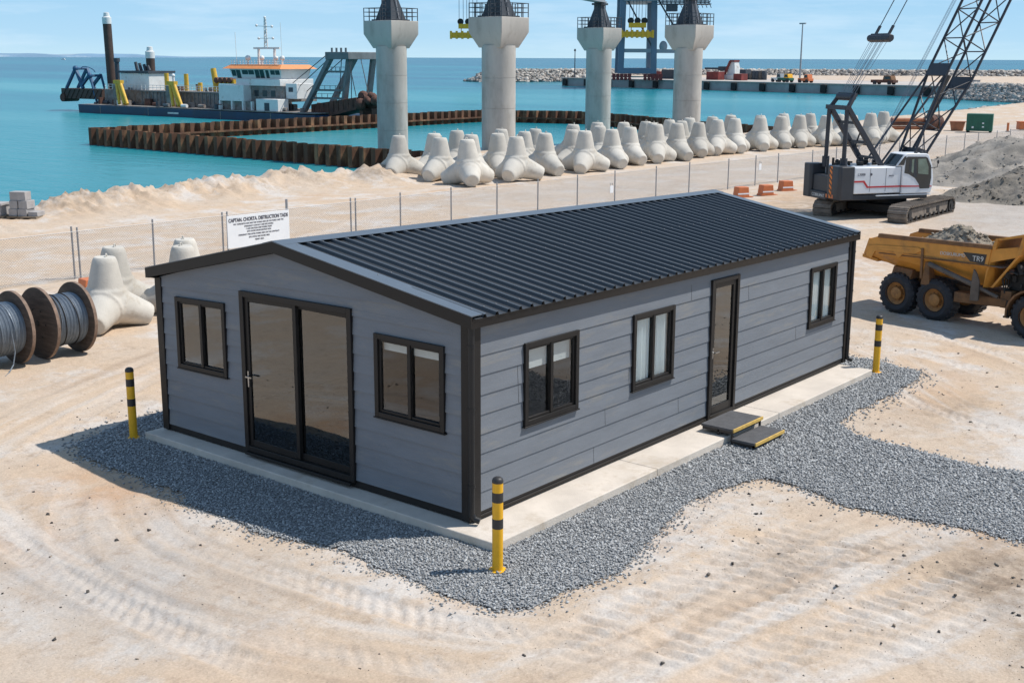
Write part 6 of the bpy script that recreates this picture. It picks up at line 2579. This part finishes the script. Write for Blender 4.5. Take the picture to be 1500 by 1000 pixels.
# ------------------------------------------------------------------ quay crane
QC = un_quay = qp(48, 6)
sts = thing('quay_crane', 'tall blue grey quay crane on red bogies between the two right piers', 'crane', (243.5+3, 160.3, .5), YAW)
# local x away from the camera, y to the left
LZ = MB
lw_ = 4.0
for yy in (lw_, -lw_):
    for xx in (0, 9):
        m_ = MB()
        m_.bar((xx, yy, 1.6), (xx, yy*.9, 27), 1.15 if xx == 0 else 1.0, 1.4)
        m_.build('leg', M['stsblue'], sts, bev=.06)
for xx in (0, 9):
    m_ = MB()
    m_.box((xx-.6, -lw_-.6, 1.6), (xx+.6, lw_+.6, 2.9))
    m_.build('sill_beam', M['stsblue'], sts, bev=.05)
m_ = MB()
m_.box((-.4, -lw_, 6.6), (.4, lw_, 7.5))
m_.build('portal_beam', M['girder'], sts, bev=.04)
m_ = MB()
m_.box((-.4, -lw_-7, 6.5), (.4, -lw_-.5, 7.4))
m_.sphere((0, -lw_-2.2, 8.1), 1.0, 12, 8, (.6, 1, 1.3))
m_.build('side_walkway', M['girder'], sts)
for a, b in (((-.3, 3.4, 20), (-.3, -3.4, 8)), ((-.3, -4.0, 20), (-.3, -10, 10.5))):
    m_ = MB()
    m_.bar(a, b, .35)
    m_.build('brace', M['dkblue'], sts)
m_ = MB()
m_.bar((-.2, -2.2, 2.8), (-.2, -2.2, 10), .25)
m_.build('stair_tower', M['girder'], sts)
br_ = random.Random(2)
for yy in (lw_-.2, -lw_+.2):
    for k in range(5):
        m_ = MB()
        y0 = yy-2.4+k*.95
        m_.box((-.5, y0, .75), (.6, y0+.8, 1.55))
        m_.cone((-.7, y0+.4, .38), (.7, y0+.4, .38), .38, .38, 12)
        m_.build('bogie', M['redq'], sts)
m_ = MB()
m_.box((-1, -4.3, 18.6), (20, 3.6, 20))
m_.build('trolley_girder', M['girder'], sts)
m_ = MB()
for k in range(6):
    m_.box((-3+.2*k, -17+k*.2, 17.8+k*.5), (1, -4.6, 18.0+k*.5))
for k in range(12):
    m_.bar((-3, -17+k, 17.0), (-3, -16+k, 19.2), .15)
    m_.bar((-3, -17+k, 19.2), (-3, -16+k, 17.6), .12)
m_.box((-3, -14.6, 15.6), (-1.5, -10, 15.8))
m_.box((-3, -9, 16.2), (-.5, -6.5, 18))
m_.build('machinery_platform', M['dkblue'], sts)
m_ = MB()
m_.box((-3.5, -14, 24), (-1, 60, 26))
m_.build('side_boom', M['girder'], sts)


def spreader(dx, dy, z, w_, label, sc=1.):
    p = sts.location
    c, s_ = math.cos(YAW), math.sin(YAW)
    t = thing('container_spreader', label, 'spreader', (p.x+dx*c-dy*s_, p.y+dx*s_+dy*c, z), YAW, 'yellow container spreaders')
    m_ = MB()
    m_.box((-.5, -w_/2, -.3), (.5, w_/2, 1.0))
    for k in range(7):
        y = -w_/2+w_*k/6
        m_.box((-.7, y-.25, -.5), (.7, y+.25, 1.35))
    m_.build('spreader_beam', M['spread'], t)
    m_ = MB()
    m_.box((-.5, -w_*.28, 1.9), (.5, w_*.28, 3.0))
    for y in (-w_*.2, w_*.2):
        m_.bar((0, y, .9), (0, y, 2.1), .2)
    m_.build('head_block', M['spread'], t)
    for y in (-w_*.22, w_*.22, 0):
        m_ = MB()
        m_.cone((-.4, y, 3.5), (.4, y, 3.5), .75, .75, 14)
        m_.build('sheave', M['dirtdark'], t)
    m_ = MB()
    for y in (-w_*.26, -w_*.14, -.3, .3, w_*.14, w_*.26):
        m_.cone((0, y, 3.6), (0, y, 24.5-z), .06, .06, 5)
    m_.build('hoist_rope', M['cable_dark'], t)


spreader(-2.2, .4, 11.0, 7.4, 'yellow container spreader hanging between the blue crane legs')
spreader(-2.2, 41.0, 10.6, 8.2, 'yellow container spreader hanging left of the widest pier')


# ------------------------------------------------------------------ things standing on the quay
QZ = .51
def quay_box(name, s_, o, w_, d, h, m, label, cat, group, parts=True):
    p = qp(s_, o)
    t = thing(name, label, cat, (p.x, p.y, QZ), math.atan2(qd.y, qd.x), group)
    m_ = MB()
    m_.box((0, 0, 0), (w_, d, h))
    m_.build('body', m, t, bev=.05)
    if parts:
        m_ = MB()
        for k in range(int(w_/.6)):
            m_.box((k*.6+.1, -.05, .1), (k*.6+.35, -.001, h-.1))
        m_.build('door_ribs', m, t)
    return t


for k, (s_, w_, h, mm, nm) in enumerate(((19.2, 7, 2.4, 'dkblue', 'dark container just right of the blue crane legs'), (15.2, 3.4, 1.9, 'redq', 'dull red container between the blue crane and the dark container'),
                                         (35.0, 4.0, 2.0, 'redq', 'red container at the foot of the white hopper'), (44.0, 2.6, 1.6, 'redq', 'short red container right of the white hopper'))):
    quay_box('shipping_container', s_, 18, w_, 2.4, h, M[mm], nm, 'container', 'containers on the quay')
p = qp(39.5, 22)
hop = thing('white_hopper', 'white and red hopper tower standing on the quay right of the piers', 'hopper', (p.x, p.y, QZ), math.atan2(qd.y, qd.x))
m_ = MB()
m_.add([(-1.6, 0, 0), (1.6, 0, 0), (1.6, 3, 0), (-1.6, 3, 0), (-.7, .6, 4.4), (.7, .6, 4.4), (.7, 2.2, 4.4), (-.7, 2.2, 4.4)], [(0, 3, 2, 1), (4, 5, 6, 7), (0, 1, 5, 4), (1, 2, 6, 5), (2, 3, 7, 6), (3, 0, 4, 7)])
m_.build('tower', M['white'], hop)
m_ = MB()
m_.bar((-2.2, -.3, .2), (-.5, .3, 4.6), .5)
m_.box((-.8, .4, 4.42), (.8, 2.4, 4.9))
m_.build('red_frame', M['redq'], hop)
m_ = MB()
m_.box((-4.6, .5, 2.2), (-1.6, 2.5, 3.3))
m_.box((2.6, .5, 1.6), (4.6, 2.5, 2.6))
m_.box((-9.5, .8, 2.5), (-4.6, 2.2, 3.0))
m_.build('conveyor', M['dkblue'], hop)
m_ = MB()
m_.box((-3.4, -.4, .1), (5.2, -.05, 1.2))
m_.build('tank', M['white'], hop, bev=.1)
for k in range(8):
    p = qp(36.5+k*1.05, 30)
    t = thing('storage_tank', f'dark drum in the row on the quay, {NTH[k]} from the white hopper', 'drum', (p.x, p.y, QZ), 0, 'dark drums in a row on the quay')
    m_ = MB()
    m_.lathe([(.62, 0), (.66, .08), (.66, 2.1), (.55, 2.25), (.1, 2.3)], n=14)
    m_.build('shell', M['dkblue'] if k % 3 else M['ram'], t)
p = qp(96, 8)
lm = thing('lamp_mast', 'tall slim lamp mast standing on the quay against the sky', 'lamp mast', (*qp(72.4, 8), QZ), math.atan2(qd.y, qd.x))
m_ = MB()
m_.cone((0, 0, 0), (0, 0, 12.9), .22, .12, 10)
m_.build('pole', M['steel'], lm)
m_ = MB()
m_.box((-.8, -.2, 12.8), (.8, .2, 13.1))
m_.build('lamp_head', M['steel'], lm)
lm = thing('lamp_mast', 'thin dark light pole in front of the breakwater by the third pier', 'lamp mast', (*qp(.6, 4), QZ), 0)
m_ = MB()
m_.cone((0, 0, 0), (0, 0, 7.4), .16, .10, 8)
m_.build('pole', M['dkblue'], lm)
m_ = MB()
m_.cone((0, 0, 7.0), (0, 0, 7.6), .3, .2, 8)
m_.build('lamp_head', M['dkblue'], lm)


def vehicle(x, y, rz, L_, m1, m2, label, cat, kind, z=QZ, sc=1.):
    t = thing(kind, label, cat, (x, y, z), rz, 'vehicles on the quay')
    t.scale = (sc, sc, sc)
    m_ = MB()
    m_.prism([(-L_/2, .45), (L_/2, .45), (L_/2, 1.0), (L_*.2, 1.05), (-L_/2, 1.05)], -.9, .9)
    m_.build('body', m1, t, bev=.05)
    m_ = MB()
    m_.prism([(L_*.02, 1.0), (L_*.42, 1.0), (L_*.36, 1.9), (L_*.06, 1.9)], -.85, .85)
    c_ = m_.build('cab', m2, t, bev=.06)
    m_ = MB()
    m_.prism([(L_*.08, 1.2), (L_*.36, 1.2), (L_*.32, 1.75), (L_*.10, 1.75)], -.87, .87)
    m_.build('window', M['glassdark'], c_)
    for xx in (-L_*.32, L_*.32):
        for yy in (-.95, .65):
            m_ = MB()
            m_.cone((xx, yy, .42), (xx, yy+.3, .42), .42, .42, 14)
            m_.build('wheel', M['tyre'], t)


qa_ = math.atan2(qd.y, qd.x)
for (px_s, o, L_, a, b, lb) in ((74, 6, 3.6, 'dkblue', 'white', ''),):
    pass
vehicle(*qp(69.2, 7), qa_, 3.4, M['green'], M['spread'], 'small green and yellow loader left of the tall lamp mast on the quay', 'loader', 'site_loader')
vehicle(*qp(65.5, 9), qa_, 3.0, M['white'], M['girder'], 'white pickup parked at the quay left of the green loader', 'pickup', 'pickup_truck')
p = Vector((262.9, 104.3))
vehicle(*qp(94.7, 8), qa_, 5.6, M['rust'], M['truckbrown'], 'dark brown dump truck driving along the quay left of the crane boom', 'dump truck', 'site_truck', z=.46)
vehicle(*qp(75.6, 6), qa_, 3.0, M['barrier'], M['barrier'], 'small orange machine right of the tall lamp mast on the quay', 'loader', 'site_loader')
t = thing('site_hut', 'grey blue hut at the right end of the quay behind the boom', 'hut', (*qp(115.2, 8), .5), qa_)
m_ = MB()
m_.box((-1.2, -.9, 0), (1.2, .9, 1.25))
m_.build('wall', M['girder'], t, bev=.04)
m_ = MB()
m_.box((-1.35, -1.05, 1.252), (1.35, 1.05, 1.36))
m_.build('roof', M['quaytop'], t, bev=.03)

# ------------------------------------------------------------------ things on the far beach right
t = thing('green_container', 'dark green site container on the beach behind the fence', 'container', (93.6, 25.55, G), math.atan2(24.58-26.57, 93.87-93.32))
m_ = MB()
m_.box((-1.05, 0, .12), (1.0, 1.2, 1.52))
m_.build('body', M['green'], t, bev=.03)
m_ = MB()
for k in range(9):
    m_.box((-.98+k*.22, -.025, .2), (-.88+k*.22, -.0005, 1.45))
m_.build('wall_ribs', M['green'], t)
m_ = MB()
m_.box((-.6, -.03, .36), (-.45, -.005, .5))
m_.box((.2, -.03, .42), (.36, -.005, .52))
m_.box((.2, -.03, .72), (.34, -.005, .82))
m_.build('label_plate', M['signw'], t)
m_ = MB()
m_.box((-1.0, .1, 0), (-.8, 1.1, .118))
m_.box((.75, .1, 0), (.95, 1.1, .118))
m_.build('skid', M['dirtdark'], t)
t = thing('skip_bin', 'dull red open skip left of the green container', 'skip', (95.4, 28.0, G), math.atan2(-2, .55))
m_ = MB()
m_.prism([(-.45, 0), (.45, 0), (.6, .72), (-.6, .72)], -.5, .5)
m_.build('tub', M['hose'], t, bev=.03)
m_ = MB()
m_.box((-.64, -.54, .722), (.64, .54, .78))
m_.build('rim', M['hose'], t)
t = thing('marker_post', 'orange marker post standing on the beach right of the green container', 'post', (96.8, 24.25, G))
m_ = MB()
m_.cone((0, 0, 0), (0, 0, .74), .10, .10, 12)
m_.build('post', M['barrier'], t)
m_ = MB()
m_.cone((0, 0, .0), (0, 0, .05), .2, .18, 12)
m_.build('base', M['dirtdark'], t)
t = thing('site_box', 'orange plastic box at the right picture edge on the beach', 'box', (100.2, 24.0, G), -.9)
m_ = MB()
m_.box((-.5, -.4, .05), (.6, .4, .68))
m_.build('body', M['barrier'], t, bev=.05)
m_ = MB()
m_.box((-.54, -.44, .682), (.64, .44, .74))
m_.build('lid', M['barrier'], t, bev=.02)
t = thing('rusty_buoy', 'big dark rusty drum on the beach behind the crane boom', 'drum', (95.6, 30.2, G), .3)
m_ = MB()
m_.lathe([(.55, -.75), (.63, -.7), (.63, .7), (.55, .75)], (0, 0, .63), (1, -.6, 0), 22)
m_.build('shell', M['rust'], t)
m_ = MB()
m_.lathe([(.66, -.1), (.66, .1), (.6, .1), (.6, -.1)], (0, 0, .63), (1, -.6, 0), 22, close=True)
m_.build('hoop', M['dirtdark'], t)
for k, (dx, dz, lb) in enumerate(((0, 0, 'bottom'), (.0, .34, 'middle'), (.05, .66, 'top'))):
    t = thing('rusty_pipe', f'orange brown steel pipe, {lb} of the pile left of the rusty drum', 'pipe', (93.9, 31.8, G+.17+dz), math.atan2(-2.33, 2.2), 'pipes piled on the beach')
    m_ = MB()
    m_.cone((-1.5+dx, 0, 0), (1.5-dx, 0, 0), .16, .16, 14)
    m_.build('pipe_body', M['hose'] if k != 1 else M['rust'], t)
    m_ = MB()
    for xx in (-1.5+dx, 1.42-dx):
        m_.lathe([(.19, xx), (.19, xx+.08), (.155, xx+.08), (.155, xx)], (0, 0, 0), (1, 0, 0), 14, close=True)
    m_.build('flange', M['rust'], t)

# small boat far out at sea
t = thing('motor_boat', 'tiny white motor boat far out on the left', 'boat', (CX+2600*math.cos(YAW+.342), CY+2600*math.sin(YAW+.342), SEA), YAW+1.4)
m_ = MB()
m_.prism([(-4, 0), (3, 0), (5, 1.6), (-4, 1.4)], -1.4, 1.4)
m_.build('hull', M['white'], t)
m_ = MB()
m_.prism([(-2.5, 1.42), (1.5, 1.42), (.8, 3), (-2.2, 3)], -1.1, 1.1)
m_.build('cabin', M['white'], t)
